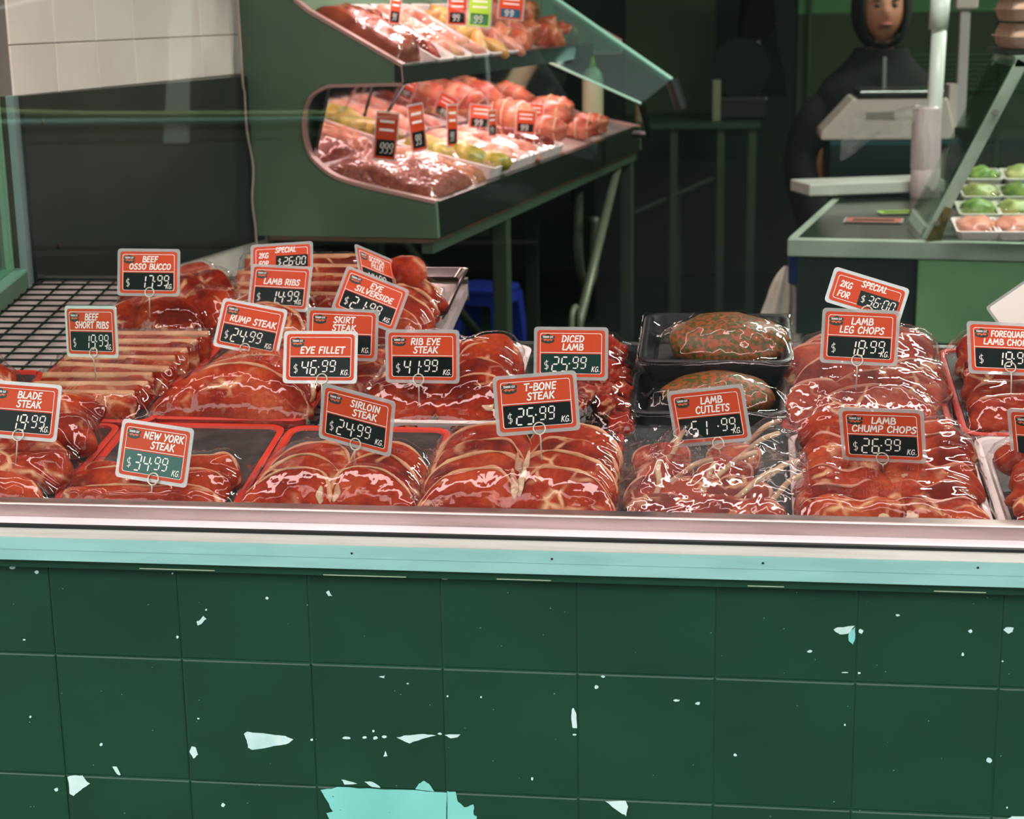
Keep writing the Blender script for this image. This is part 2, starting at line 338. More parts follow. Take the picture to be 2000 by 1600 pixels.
# street in front of the shop, seen only as reflection in the pane
M_ROAD = mat('asphalt', (44, 47, 46), .8, 0, (36, 39, 38), 12, 5)
S_(MB().box((-14, -12, -.1), (14, 1.69, 0)).build('ground', M_ROAD))
fc = S_(MB().box((-14, -12.4, 0), (14, -12, 6.5)).build('wall_opposite', mat('opposite_facade', (44, 62, 46), .8, 0, (24, 36, 27), .8, 3)))

# ------------------------------------------------------------------ display bed behind the pane
TH = math.atan(.17); BY0, BZ0 = 1.78, .90
def bedp(x, v, h=0): return Vector((x, BY0+v*math.cos(TH)-h*math.sin(TH), BZ0+v*math.sin(TH)+h*math.cos(TH)))
def bpx(x, y, h=0):
    """bed coordinates (x, v) of a photograph point on the bed at height h"""
    n = np.array([0, -math.sin(TH), math.cos(TH)]); p = onP(x, y, np.array(bedp(0, 0, h)), n)
    return p[0], (p[1]-BY0+h*math.sin(TH))/math.cos(TH)
VR, VL = .620, .925          # depth of the bed right and left of the step
bed = thing('display_bed', 'sloping stainless steel display bed of the shop window carrying all meat trays', 'display bed', (0, BY0, BZ0), (TH, 0, 0))
m = MB().box((-.432, -.03, -.02), (1.4, VR, 0)); m.build('deck', M_STEEL, bed)
M_DECKL = mat('pale_deck_liner', (205, 186, 184), .35, 0, (170, 150, 150), 9, 4)
MB().box((-1.18, -.03, -.02), (-.432, VL, 0)).build('deck', M_DECKL, bed)
MB().box((-.432, VR, -.03), (1.4, VR+.012, .012)).build('back_lip', M_STEEL2, bed)
MB().box((-1.18, VL, -.03), (-.432, VL+.01, .008)).build('back_lip', M_STEEL2, bed)
M_LIP = mat('brushed_lip_steel', (206, 188, 186), .30, 1.0, (180, 162, 160), 5, 3, stretch=(1, 12, 12))
lip = MB().box((-1.18, 1.745, .905), (1.4, 1.768, .9535)).build('front_lip', M_LIP, bed); lip.matrix_parent_inverse = (Matrix.Translation((0, BY0, BZ0)) @ Matrix.Rotation(TH, 4, 'X')).inverted()
bevel(lip, .002)
sk = MB().box((-1.18, VR-.02, -.25), (1.4, VR-.01, -.02)).build('back_skirt', mat('dark_skirt', (30, 34, 30), .6), bed)
# left rail with its glass and post
rail = thing('side_rail', 'green metal side rail along the left end of the display bed', 'rail', (-1.18, BY0, BZ0), (TH, 0, 0))
MB().box((-.05, -.02, -.05), (0, VL+.0, .030)).build('rail_body', mat('green_grey_rail', (70, 96, 80), .4), rail)
MB().box((-.05, -.02, .030), (0, VL, .034)).build('rail_cap', mat('mint_rail_cap', (108, 150, 132), .35), rail)
po = thing('glazing_post', 'pale aluminium post at the near end of the tiled side wall', 'post', (-1.196, 2.664, 1.03))
for dx, dm in ((-.022, mat('post_aluminium', (168, 176, 160), .35)), (.004, mat('post_steel', (150, 168, 164), .3, .6))):
    bevel(MB().box((dx, -.012, 0), (dx+.014, .012, .342)).build('post_strip', dm, po), .001)
MB().box((-.008, -.006, 0), (.004, .012, .34)).build('post_core', mat('post_core_brown', (52, 46, 34), .6), po)
sg = MB().prism([bedp(-1.205, .0, .034), bedp(-1.205, VL-.03, .034), Vector((-1.205, BY0+(VL-.03)*math.cos(TH), 1.372)), Vector((-1.205, BY0, 1.372))], (.004, 0, 0)).build('side_glass', glassy('side_glass_sheet', .06, .9, (.75, .95, .85)))
tag(sg, 'clear glass sheet standing on the green side rail at left', 'glass')
# black wire grid
gr = thing('wire_grid', 'black coated wire grid lying on the back left of the display bed', 'grid', bedp(-1.17, .30, .006), (TH, 0, 0))
M_WIRE = mat('black_coated_wire', (16, 30, 28), .35)
wx = MB().cyl((0, 0, 0), (.715, 0, 0), .0019, 6).build('wire', M_WIRE, gr, smooth=True); wx.location = (0, 0, .0038)
first = True
for k in range(1, 24):
    o = link('wire', wx.data, gr); o.location = (0, k*.0265, .0038)
wy = MB().cyl((0, 0, 0), (0, .62, 0), .0019, 6).build('wire', M_WIRE, gr, smooth=True)
for k in range(1, 17):
    o = link('wire', wy.data, gr); o.location = (k*.0445, 0, 0)

# ------------------------------------------------------------------ lettering: brush strokes and segment digits
def L(*p): return ('l', p)
def Q(*p): return ('c', p)
GLY = {
 'A': (.60, [L((.0, 0), (.32, 1.0)), L((.32, 1.0), (.58, 0)), L((.12, .32), (.50, .35))]),
 'B': (.54, [L((.07, 0), (.10, 1)), Q((.08, .99), (.42, .92), (.42, .62), (.12, .53)), Q((.12, .53), (.52, .44), (.48, .08), (.04, .01))]),
 'C': (.54, [Q((.52, .80), (.38, 1.0), (.14, .84), (.04, .42), (.14, .05), (.36, .0), (.52, .16))]),
 'D': (.58, [L((.08, .0), (.10, 1)), Q((.04, .99), (.36, .92), (.56, .55), (.40, .1), (.03, .01))]),
 'E': (.48, [L((.07, 0), (.10, 1)), L((.1, .97), (.48, .99)), L((.09, .51), (.41, .54)), L((.07, .03), (.46, .04))]),
 'F': (.46, [L((.07, 0), (.10, 1)), L((.1, .97), (.48, .99)), L((.09, .50), (.40, .53))]),
 'G': (.60, [Q((.52, .82), (.38, 1.0), (.14, .84), (.04, .42), (.14, .04), (.38, .01), (.54, .2)), L((.34, .42), (.58, .43)), L((.54, .43), (.54, .08))]),
 'H': (.58, [L((.06, 0), (.10, 1)), L((.50, 0), (.54, 1)), L((.08, .5), (.52, .53))]),
 'I': (.20, [L((.08, 0), (.12, 1))]),
 'K': (.56, [L((.07, 0), (.10, 1)), L((.52, 1), (.12, .46)), L((.2, .55), (.56, .0))]),
 'L': (.44, [L((.07, .03), (.11, 1)), L((.06, .04), (.44, .06))]),
 'M': (.76, [L((.03, 0), (.16, 1)), L((.16, 1), (.37, .28)), L((.37, .28), (.62, 1)), L((.62, 1), (.72, 0))]),
 'N': (.62, [L((.06, 0), (.10, 1)), L((.10, 1), (.50, .02)), L((.50, .02), (.56, 1))]),
 'O': (.62, [Q((.34, 1.0), (.10, .78), (.06, .3), (.26, .01), (.52, .22), (.56, .72), (.34, 1.0))]),
 'P': (.52, [L((.07, 0), (.10, 1)), Q((.06, .98), (.46, .94), (.46, .54), (.10, .44))]),
 'Q': (.64, [Q((.34, 1.0), (.10, .78), (.06, .3), (.26, .01), (.52, .22), (.56, .72), (.34, 1.0)), L((.36, .25), (.60, -.06))]),
 'R': (.55, [L((.07, 0), (.10, 1)), Q((.06, .98), (.46, .95), (.46, .58), (.10, .48)), L((.2, .48), (.54, .0))]),
 'S': (.50, [Q((.48, .86), (.32, 1.0), (.10, .82), (.20, .57), (.42, .38), (.36, .06), (.16, .0), (.0, .14))]),
 'T': (.50, [L((.28, 0), (.28, .98)), L((.0, .96), (.56, .99))]),
 'U': (.58, [Q((.08, 1), (.06, .4), (.12, .06), (.3, .0), (.48, .12), (.54, .5), (.55, 1))]),
 'V': (.58, [L((.05, 1), (.26, .02)), L((.26, .02), (.58, 1))]),
 'W': (.80, [L((.05, 1), (.2, .02)), L((.2, .02), (.42, .85)), L((.42, .85), (.58, .02)), L((.58, .02), (.82, 1))]),
 'Y': (.54, [L((.02, 1), (.26, .48)), L((.56, 1), (.18, -.02))]),
 '-': (.34, [L((.04, .46), (.32, .48))]),
 '.': (.18, [L((.06, .02), (.09, .06))]),
 '2': (.50, [Q((.06, .78), (.2, 1.0), (.44, .84), (.30, .42), (.03, .04)), L((.03, .04), (.50, .06))]),
 ' ': (.30, [])}
def ribbon(mb, pts, w, y, taper=True):
    n = len(pts)
    if n < 2: return
    P = [np.array(p, float) for p in pts]
    d0 = P[0]-P[1]; d0 /= max(np.linalg.norm(d0), 1e-9); d1 = P[-1]-P[-2]; d1 /= max(np.linalg.norm(d1), 1e-9)
    P = [P[0]+d0*w*.35]+P+[P[-1]+d1*w*.35]; n = len(P); V = []
    for k in range(n):
        t = P[min(k+1, n-1)]-P[max(k-1, 0)]; t /= max(np.linalg.norm(t), 1e-9); nv = np.array([-t[1], t[0]])
        q = w*.5*((.6 if k in (0, n-1) else 1.0) if taper else 1)
        a, b = P[k]+nv*q, P[k]-nv*q; V += [(a[0], y, a[1]), (b[0], y, b[1])]
    mb.add(V, [(2*k, 2*k+1, 2*k+3, 2*k+2) for k in range(n-1)])
def text_w(s, h, gap=.12): return sum((GLY[c][0]+gap)*h for c in s)-gap*h
def text(mb, s, cx, z, h, y, wt=.19, slant=.10, gap=.12, sx=1.0, align='c'):
    wd = text_w(s, h, gap)*sx; x = cx-wd/2 if align == 'c' else cx
    for c in s:
        g, st = GLY[c]
        for kind, p in st:
            q = [(x+(px+py*slant)*h*sx, z+py*h) for px, py in p]
            if kind == 'c': q = catmull(q, 5)
            elif len(q) == 2: q = [q[0], ((q[0][0]+q[1][0])/2, (q[0][1]+q[1][1])/2), q[1]]
            ribbon(mb, q, wt*h, y)
        x += (g+gap)*h*sx
    return wd
SEG = {'0': 'abcdef', '1': 'bc', '2': 'abged', '3': 'abgcd', '4': 'fgbc', '5': 'afgcd', '6': 'afgedc', '7': 'abc', '8': 'abcdefg', '9': 'abcdfg', ' ': '', 'S': 'afgcd'}
def seg_digit(mb, c, x, z, w, h, y, t, sl=.12):
    e = t*.35
    S = {'a': ((0+e, h), (w-e, h)), 'b': ((w, h-e), (w, h/2+e)), 'c': ((w, h/2-e), (w, 0+e)), 'd': ((e, 0), (w-e, 0)), 'e': ((0, h/2-e), (0, e)), 'f': ((0, h-e), (0, h/2+e)), 'g': ((e, h/2), (w-e, h/2))}
    for k in SEG[c]:
        (x0, z0), (x1, z1) = S[k]
        q = [(x+x0+z0*sl, z+z0), (x+(x0+x1)/2+(z0+z1)/2*sl, z+(z0+z1)/2), (x+x1+z1*sl, z+z1)]
        P = [np.array(v) for v in q]; d = P[2]-P[0]; d /= np.linalg.norm(d); nv = np.array([-d[1], d[0]])*t/2
        a, b = P[0]+d*t*.1, P[2]-d*t*.1
        V = [a, a+d*t*.4+nv, b-d*t*.4+nv, b, b-d*t*.4-nv, a+d*t*.4-nv]
        mb.add([(v[0], y, v[1]) for v in V], [(0, 5, 4, 3, 2, 1)])
def flat(mb, pts, y): n = len(pts); mb.add([(p[0], y, p[1]) for p in pts], [tuple(range(n))])

# ------------------------------------------------------------------ price tickets
M_CARD = glassy('frosted_card', .10, .6, (.80, .80, .80), .18, (1, 1, 1), haze=.30)
M_RED = mat('ticket_red', (202, 70, 36), .4, spec=.2)
M_PRINT = mat('ticket_white_print', (246, 238, 232), .4, spec=.3)
M_PB = mat('ticket_black_panel', (12, 22, 21), .3, spec=.2)
M_PT = mat('ticket_teal_panel', (16, 82, 72), .3)
M_LOGO = mat('logo_dark_green', (22, 48, 40), .4)
M_LOGOR = mat('logo_orange', (214, 92, 60), .4)
M_PIN = mat('wire_pin_steel', (206, 202, 188), .35, .5)
TW, THH = .098, .070
def ticket(pose, lines, price, label, ring=None, stem=.03, special=False, panel=None, ghost=None, logo=True, tx=.0, th=.0081, kg=True, condense=1.0):
    x, y, z, yw, le, ro = pose
    h = .047 if special else THH
    t = thing('price_ticket', label, 'price ticket', (0, 0, 0), (0, 0, 0), 'red price tickets on the window display')
    t.matrix_world = Matrix.Translation((x, y, z)) @ Matrix.Rotation(math.radians(yw), 4, 'Z') @ Matrix.Rotation(math.radians(-le), 4, 'X') @ Matrix.Rotation(math.radians(ro), 4, 'Y')
    o = [(a, 0.0006, b) for a, b in rrect(TW, h, .005)]
    MB().prism(o, (0, -.0012, 0)).build('clear_card', M_CARD, t)
    yf = -.0008
    m = MB(); flat(m, rrect(TW-.0085, h-.0085, .0045), yf); m.build('red_panel', M_RED, t)
    m = MB(); a = rrect(TW-.0165, h-.0165, .003); b = rrect(TW-.0172-.0006, h-.0172-.0006, .0027); n = len(a)
    m.add([(p[0], yf-.0001, p[1]) for p in a]+[(p[0], yf-.0001, p[1]) for p in b], [(i, (i+1) % n, n+(i+1) % n, n+i) for i in range(n)])
    if not special: m.box((-TW/2+.0085, yf-.0002, .0008), (TW/2-.0085, yf-.0001, .0015))
    m.build('border_line', M_PRINT, t)
    m = MB(); pm = MB(); dm = MB(); sm_ = MB(); km = MB()
    if special:
        text(m, 'SPECIAL', .006, .0085, .0078, yf-.0002, sx=1.02)
        text(m, '2KG', -.0285, .0012, .0078, yf-.0002); text(m, 'FOR', -.0285, -.0115, .0078, yf-.0002)
        flat(pm, [(px+.016, pz-.006) for px, pz in rrect(.050, .019, .0012)], yf-.0002)
        xx = -.0055; dh = .0122; zz = -.012
        seg_digit(sm_, 'S', xx, zz+.002, .004, dh*.62, yf-.0003, .0009); sm_.box((xx+.0024, yf-.0003, zz+.0008), (xx+.0031, yf-.00029, zz+.0112)); xx += .0082
        for c in price:
            if c == '.': flat(dm, [(xx-.0002+.0008*math.cos(q*.785), zz+.0065+.0008*math.sin(q*.785)) for q in range(8)], yf-.0003); xx += .0026
            else: seg_digit(dm, c, xx, zz, .0056, dh, yf-.0003, .0012); xx += .0085
    else:
        zt = [.0154, .0046] if len(lines) == 2 else [.0050]
        for s, z0 in zip(lines, zt):
            hh = th; wmax = .079 if z0 < .012 else .060; cx = .004+tx
            if len(lines) == 2 and z0 > .012: cx = max(cx, -.012+min(text_w(s, hh)*.9, wmax)/2)
            sx = min(1.24, wmax*.97/text_w(s, hh))
            text(m, s, cx-.002, z0, hh, yf-.0002, sx=sx*condense, wt=.21)
        flat(pm, [(px, pz-.0134) for px, pz in rrect(TW-.0195, .0256, .0018)], yf-.0002)
        if price:
            xx = -.0350; zz = -.0234; dh = .0186
            seg_digit(sm_, 'S', xx, zz+.0032, .0046, .0095, yf-.0003, .0009); sm_.box((xx+.0027, yf-.0003, zz+.0014), (xx+.0034, yf-.00029, zz+.0148)); xx += .0098
            big = True
            for c in price:
                if c == '.': flat(dm, [(xx-.0003+.0011*math.cos(q*.785), zz+.0102+.0011*math.sin(q*.785)) for q in range(8)], yf-.0003); xx += .0036; big = False
                elif big: seg_digit(dm, c, xx, zz, .0076, dh, yf-.0003, .0017); xx += .0118
                else: seg_digit(dm, c, xx, zz+.0042, .0066, dh*.78, yf-.0003, .0014); xx += .0102
            if kg: text(km, 'KG.', .0325, -.0236, .0066, yf-.0003, wt=.14, slant=.18, gap=.16)
    if m.v: m.build('lettering', M_PRINT, t)
    if pm.v: pm.build('price_panel', panel or M_PB, t)
    if dm.v: dm.build('price_digits', M_PRINT, t)
    if sm_.v: sm_.build('dollar_sign', M_PRINT, t)
    if km.v: km.build('unit_lettering', M_PRINT, t)
    if logo and not special:
        lg = MB(); cx, cz = -.0305, .0192
        flat(lg, [(cx+.0088*math.cos(q), cz-.0024+.0042*math.sin(q)*(1.0 if math.sin(q) > 0 else .9)) for q in [k*math.pi/8 for k in range(16)]], yf-.0002)
        flat(lg, [(cx-.0094, cz+.0006), (cx+.0094, cz+.0006), (cx+.0090, cz+.0040), (cx, cz+.0048), (cx-.0090, cz+.0040)], yf-.00022)
        flat(lg, [(cx-.004, cz+.0044), (cx, cz+.0068), (cx+.004, cz+.0044)], yf-.00021)
        lo = lg.build('logo', M_LOGO, t)
        lw = MB(); text(lw, 'TENDER CUT', cx, cz+.0012, .0022, yf-.0003, wt=.2, slant=0); lw.build('logo_lettering', M_PRINT, lo)
        lr = MB(); flat(lr, [(cx-.0070, cz-.0012), (cx-.003, cz+.0002), (cx, cz-.001), (cx+.003, cz+.0002), (cx+.0070, cz-.0012), (cx+.0042, cz-.0030), (cx+.002, cz-.0018), (cx, cz-.0036), (cx-.002, cz-.0018), (cx-.0042, cz-.0030)], yf-.0003); lr.build('logo_emblem', M_LOGOR, lo)
    if ring is not None:
        rx, rz = ring; R = .0070
        pts = [(rx+R*math.sin(q), -.0022-.0012*math.cos(q), rz-R*math.cos(q)) for q in [2*math.pi*k/20 for k in range(20)]]
        pin = MB().tube(pts, .0009, 6, closed=True)
        if stem: pin.tube([(rx, -.0034, rz-R), (rx+.0006, -.003, rz-R-.004), (rx, 0, rz-R-stem)], .0009, 6)
        pin.build('wire_pin', M_PIN, t, smooth=True)
    return t
def rl(px, py, pose, h=THH):
    """local ring position of photograph point on the ticket plane"""
    x, y, z, yw, le, ro = pose
    M = Matrix.Translation((x, y, z)) @ Matrix.Rotation(math.radians(yw), 4, 'Z') @ Matrix.Rotation(math.radians(-le), 4, 'X') @ Matrix.Rotation(math.radians(ro), 4, 'Y')
    n = M.to_3x3() @ Vector((0, 1, 0)); p = onP(px, py, (x, y, z), np.array(n)); q = M.inverted() @ Vector(p); return q.x, q.z
PO = dict(osso=(-.8534, 2.3424, 1.1275, -3.4, 11.7, -.1), short=(-.8550, 2.1107, 1.0834, -24.9, 5.8, -4.3), blade=(-.8522, 1.8672, 1.0323, -3.9, 18.5, 2.5),
          ny=(-.6696, 1.8159, .9966, -12.7, 16.0, 3.4), spec26=(-.6797, 2.4499, 1.1337, -.5, 22.4, -3.9), lambribs=(-.6777, 2.4230, 1.0919, -5.9, 20.1, 1.6),
          rump=(-.6673, 2.2231, 1.0684, -4.2, 19.7, 9.3), scotch=(-.5349, 2.4616, 1.1099, 73.5, 22.5, 23.7), silver=(-.5173, 2.3311, 1.0912, 23.1, 22.7, 26.0),
          skirt=(-.5186, 2.1521, 1.0746, 3.9, 9.9, 2.7), eyef=(-.5319, 2.0813, 1.0576, 4.8, 21.4, .6), ribeye=(-.3961, 2.0832, 1.0598, -.2, 7.5, -.1),
          sirloin=(-.4365, 1.8670, 1.0278, -16.4, -2.4, 9.1), diced=(-.2061, 2.1287, 1.0562, 1.4, 11.8, .3), tbone=(-.2209, 1.8619, 1.0523, 12.5, 12.6, -2.5),
          cutlet=(-.0227, 1.9514, 1.0182, -18.4, 0.0, -10.8), spec36=(.1720, 2.1122, 1.1391, 2.3, 18.8, 17.5), leg=(.1632, 2.0914, 1.0893, -16.5, 11.0, -.8),
          foreq=(.3495, 2.1348, 1.0672, 11.1, 28.5, 4.4), chump=(.1781, 1.9018, 1.0106, -15.6, -14.5, -2.9), edge=(.3722, 1.9255, 1.0049, -26.3, -15.4, -2.9))
def tk(k, lines, price, ring, label, **kw): return ticket(PO[k], lines, price, label, rl(*ring, PO[k]) if ring else (0, -.030), **kw)
tk('osso', ['BEEF', 'OSSO BUCCO'], ' 17.99', (293, 571), 'red price ticket reading BEEF OSSO BUCCO $17.99 KG.')
tk('short', ['BEEF', 'SHORT RIBS'], ' 19.99', (185, 689), 'red price ticket reading BEEF SHORT RIBS $19.99 KG.', th=.0086)
tk('blade', ['BLADE', 'STEAK'], ' 19.99', (37, 850), 'red price ticket reading BLADE STEAK $19.99 KG. at left edge', tx=.006)
tk('ny', ['NEW YORK', 'STEAK'], '34.99', (301, 936), 'faded red price ticket reading NEW YORK STEAK $34.99 KG.', panel=M_PT, tx=.008)
tk('spec26', None, '26.00', (561, 527), 'small red ticket reading SPECIAL 2KG FOR $26.00 above the lamb ribs ticket', special=True, stem=0)
tk('lambribs', ['LAMB RIBS'], ' 14.99', (539, 600), 'red price ticket reading LAMB RIBS $14.99 KG.', th=.0086)
tk('rump', ['RUMP STEAK'], '24.99', (479, 681), 'tilted red price ticket reading RUMP STEAK $24.99 KG.', th=.0086)
tk('scotch', ['SCOTCH', 'FILLET'], '44.99', None, 'red price ticket reading SCOTCH FILLET turned sideways at the back')
tk('silver', ['EYE', 'SILVERSIDE'], '21.99', None, 'tilted red price ticket reading EYE SILVERSIDE', th=.0082)
tk('skirt', ['SKIRT', 'STEAK'], '23.99', None, 'red price ticket reading SKIRT STEAK half hidden behind the eye fillet ticket')
tk('eyef', ['EYE FILLET'], '46.99', (629, 741), 'red price ticket reading EYE FILLET $46.99 KG.', th=.0086)
tk('ribeye', ['RIB EYE', 'STEAK'], '41.99', (818, 741), 'red price ticket reading RIB EYE STEAK $41.99 KG.', tx=.002)
tk('sirloin', ['SIRLOIN', 'STEAK'], '24.99', (696, 867), 'tilted red price ticket reading SIRLOIN STEAK $24.99 KG.', tx=.008)
tk('diced', ['DICED', 'LAMB'], '25.99', None, 'red price ticket reading DICED LAMB $25.99 KG.', panel=mat('ticket_dark_teal', (10, 48, 44), .25))
tk('tbone', ['T-BONE', 'STEAK'], '25.99', (1053, 837), 'red price ticket reading T-BONE STEAK $25.99 KG.', tx=.003)
tk('cutlet', ['LAMB', 'CUTLETS'], '51 .99', (1404, 865), 'red price ticket reading LAMB CUTLETS $51.99 KG.', tx=.004)
tk('spec36', None, '36.00', (1693, 609), 'tilted small red ticket reading SPECIAL 2KG FOR $36.00 at right', special=True, stem=.014)
tk('leg', ['LAMB', 'LEG CHOPS'], ' 18.99', (1675, 704), 'red price ticket reading LAMB LEG CHOPS $18.99 KG.')
tk('foreq', ['FOREQUARTER', 'LAMB CHOPS'], ' 19.99', (1972, 718), 'red price ticket reading FOREQUART LAMB CHOP $19.99 cut by right edge', th=.0076)
tk('chump', ['LAMB', 'CHUMP CHOPS'], '26.99', (1724, 894), 'red price ticket reading LAMB CHUMP CHOPS $26.99 KG.', th=.0082)
tk('edge', [], '', None, 'red price ticket at right edge showing only its left border')
# back of a white card at the right edge
wc = thing('blank_card', 'white blank back of a tilted card at right edge', 'card')
q = onY(2012, 600, 2.35); wc.matrix_world = Matrix.Translation(q) @ Matrix.Rotation(math.radians(-10), 4, 'Z') @ Matrix.Rotation(math.radians(-10), 4, 'X') @ Matrix.Rotation(math.radians(-38), 4, 'Y')
MB().prism([(a, .0006, b) for a, b in rrect(TW, THH, .005)], (0, -.0012, 0)).build('clear_card', M_CARD, wc)
MB().tube([(-.018, -.003, -.022), (-.062, .004, -.085)], .0009, 6).build('wire_pin', M_PIN, wc)
m = MB(); flat(m, rrect(TW-.007, THH-.007, .004), -.0008); m.build('white_sheet', mat('white_card_back', (236, 230, 222), .5), wc)

# ------------------------------------------------------------------ meat
def meat_mat(name, base, dark, pale, vein=.5, vscale=26, fatc=(228, 184, 156), rough=.5, nscale=14, grain=(1, 1, 1)):
    KF = (.94, .86, .68)
    def lin(c, L=globals()['lin']): return tuple(a*k for a, k in zip(L(c), KF))
    m = bpy.data.materials.new(name); m.use_nodes = True; nt = m.node_tree; b = nt.nodes['Principled BSDF']; lk = nt.links.new
    tc = nn(nt, 'ShaderNodeTexCoord'); oi = nn(nt, 'ShaderNodeObjectInfo'); mp = nn(nt, 'ShaderNodeMapping'); lk(tc.outputs['Object'], mp.inputs[0])
    sc = nn(nt, 'ShaderNodeMath', operation='MULTIPLY'); sc.inputs[1].default_value = 9.0; lk(oi.outputs['Random'], sc.inputs[0])
    cx = nn(nt, 'ShaderNodeCombineXYZ'); lk(sc.outputs[0], cx.inputs[0]); lk(sc.outputs[0], cx.inputs[1]); lk(cx.outputs[0], mp.inputs['Location'])
    n1 = nn(nt, 'ShaderNodeTexNoise', Scale=nscale, Detail=5.0, Roughness=.6); lk(mp.outputs[0], n1.inputs['Vector'])
    r1 = nn(nt, 'ShaderNodeValToRGB'); e = r1.color_ramp.elements; e[0].position = .36; e[0].color = (*lin(dark), 1); e[1].position = .66; e[1].color = (*lin(pale), 1); k = e.new(.50); k.color = (*lin(base), 1)
    lk(n1.outputs[0], r1.inputs[0])
    # fibre grain
    mg = nn(nt, 'ShaderNodeMapping'); mg.inputs['Scale'].default_value = grain; lk(mp.outputs[0], mg.inputs[0])
    n2 = nn(nt, 'ShaderNodeTexNoise', Scale=170.0, Detail=3.0); lk(mg.outputs[0], n2.inputs['Vector'])
    mxg = nn(nt, 'ShaderNodeMix', data_type='RGBA', blend_type='MULTIPLY'); mxg.inputs['Factor'].default_value = .55
    rg = nn(nt, 'ShaderNodeMapRange'); rg.inputs['From Min'].default_value = .3; rg.inputs['From Max'].default_value = .7; rg.inputs['To Min'].default_value = .55; rg.inputs['To Max'].default_value = 1.25; lk(n2.outputs[0], rg.inputs[0])
    lk(r1.outputs[0], mxg.inputs['A']); lk(rg.outputs[0], mxg.inputs['B'])
    # fat seams: warped cell borders, thinned out by a second noise
    wz = nn(nt, 'ShaderNodeTexNoise', Scale=18.0, Detail=3.0); lk(mp.outputs[0], wz.inputs['Vector'])
    wv = nn(nt, 'ShaderNodeVectorMath', operation='SCALE'); wv.inputs['Scale'].default_value = .035; lk(wz.outputs['Color'], wv.inputs[0])
    av = nn(nt, 'ShaderNodeVectorMath', operation='ADD'); lk(mp.outputs[0], av.inputs[0]); lk(wv.outputs[0], av.inputs[1])
    vo = nn(nt, 'ShaderNodeTexVoronoi', feature='DISTANCE_TO_EDGE', Scale=vscale); lk(av.outputs[0], vo.inputs['Vector'])
    rv = nn(nt, 'ShaderNodeMapRange'); rv.inputs['From Min'].default_value = .015; rv.inputs['From Max'].default_value = .085; rv.inputs['To Min'].default_value = 1; rv.inputs['To Max'].default_value = 0; lk(vo.outputs['Distance'], rv.inputs[0])
    n3 = nn(nt, 'ShaderNodeTexNoise', Scale=22.0, Detail=2.0); lk(mp.outputs[0], n3.inputs['Vector'])
    r3 = nn(nt, 'ShaderNodeMapRange'); r3.inputs['From Min'].default_value = .50; r3.inputs['From Max'].default_value = .68; r3.inputs['To Max'].default_value = vein; lk(n3.outputs[0], r3.inputs[0])
    mu = nn(nt, 'ShaderNodeMath', operation='MULTIPLY'); lk(rv.outputs[0], mu.inputs[0]); lk(r3.outputs[0], mu.inputs[1])
    mx = nn(nt, 'ShaderNodeMix', data_type='RGBA'); mx.inputs['B'].default_value = (*lin(fatc), 1); lk(mu.outputs[0], mx.inputs['Factor']); lk(mxg.outputs['Result'], mx.inputs['A'])
    lk(mx.outputs['Result'], b.inputs['Base Color']); b.inputs['Roughness'].default_value = rough; b.inputs['Specular IOR Level'].default_value = .12
    bp = nn(nt, 'ShaderNodeBump', Strength=.35, Distance=.0015); lk(n2.outputs[0], bp.inputs['Height']); lk(bp.outputs[0], b.inputs['Normal'])
    MATS[name] = m; return m
BEEF = meat_mat('beef', (150, 44, 22), (104, 24, 12), (178, 72, 42), .9, 24)
BEEFD = meat_mat('dark_beef', (120, 32, 20), (84, 18, 12), (146, 50, 34), .5, 24)
RUMPM = meat_mat('rump_beef', (168, 60, 38), (134, 36, 20), (192, 96, 70), .8, 16)
LAMB = meat_mat('lamb', (154, 48, 26), (108, 26, 14), (186, 86, 56), 1.0, 30)
RIBM = meat_mat('rib_meat', (154, 46, 26), (112, 28, 16), (192, 100, 66), 1.0, 22, grain=(.2, 1, 1))
DICE = meat_mat('diced_lamb_meat', (148, 38, 20), (98, 20, 10), (178, 62, 36), .8, 40)
FAT = mat('meat_fat', (206, 156, 116), .38, 0, (184, 118, 84), 26, 4, bump=.3, bscale=60)
FATP = mat('pink_fat', (204, 146, 124), .38, 0, (180, 100, 80), 24, 4, bump=.3, bscale=60)
BONE = mat('cut_bone', (202, 172, 138), .5, 0, (166, 108, 82), 40, 4, bump=.3, bscale=120)
SILVER = mat('silverskin', (206, 120, 118), .25, 0, (188, 92, 86), 12, 3)
MINCE = mat('minced_meat', (128, 46, 22), .5, 0, (164, 80, 46), 90, 5, bump=.9, bscale=160)
TRED = mat('red_foam_tray', (206, 52, 30), .45, 0, (190, 42, 24), 8, 3)
TWHITE = mat('white_foam_tray', (228, 214, 210), .5)
TBLACK = mat('black_foam_tray', (24, 24, 24), .35, 0, (36, 34, 34), 30, 3)
TPAD = mat('black_soaker_pad', (34, 30, 29), .6, 0, (56, 48, 47), 40, 4, bump=.4, bscale=90)
FILM = glassy('cling_film', .036, .55, (.985, .975, .975), .018, (1, .97, .97), ripple=.35, bump=.28, bscale=11, dist=.006, stretch=(1, .55, 1), distort=.6)
FILM2 = glassy('loose_film', .075, .65, (.97, .95, .95), .02, (1, .96, .97), haze=.03, ripple=.5, bump=.6, bscale=18, dist=.008, stretch=(1, .6, 1), distort=1.2)

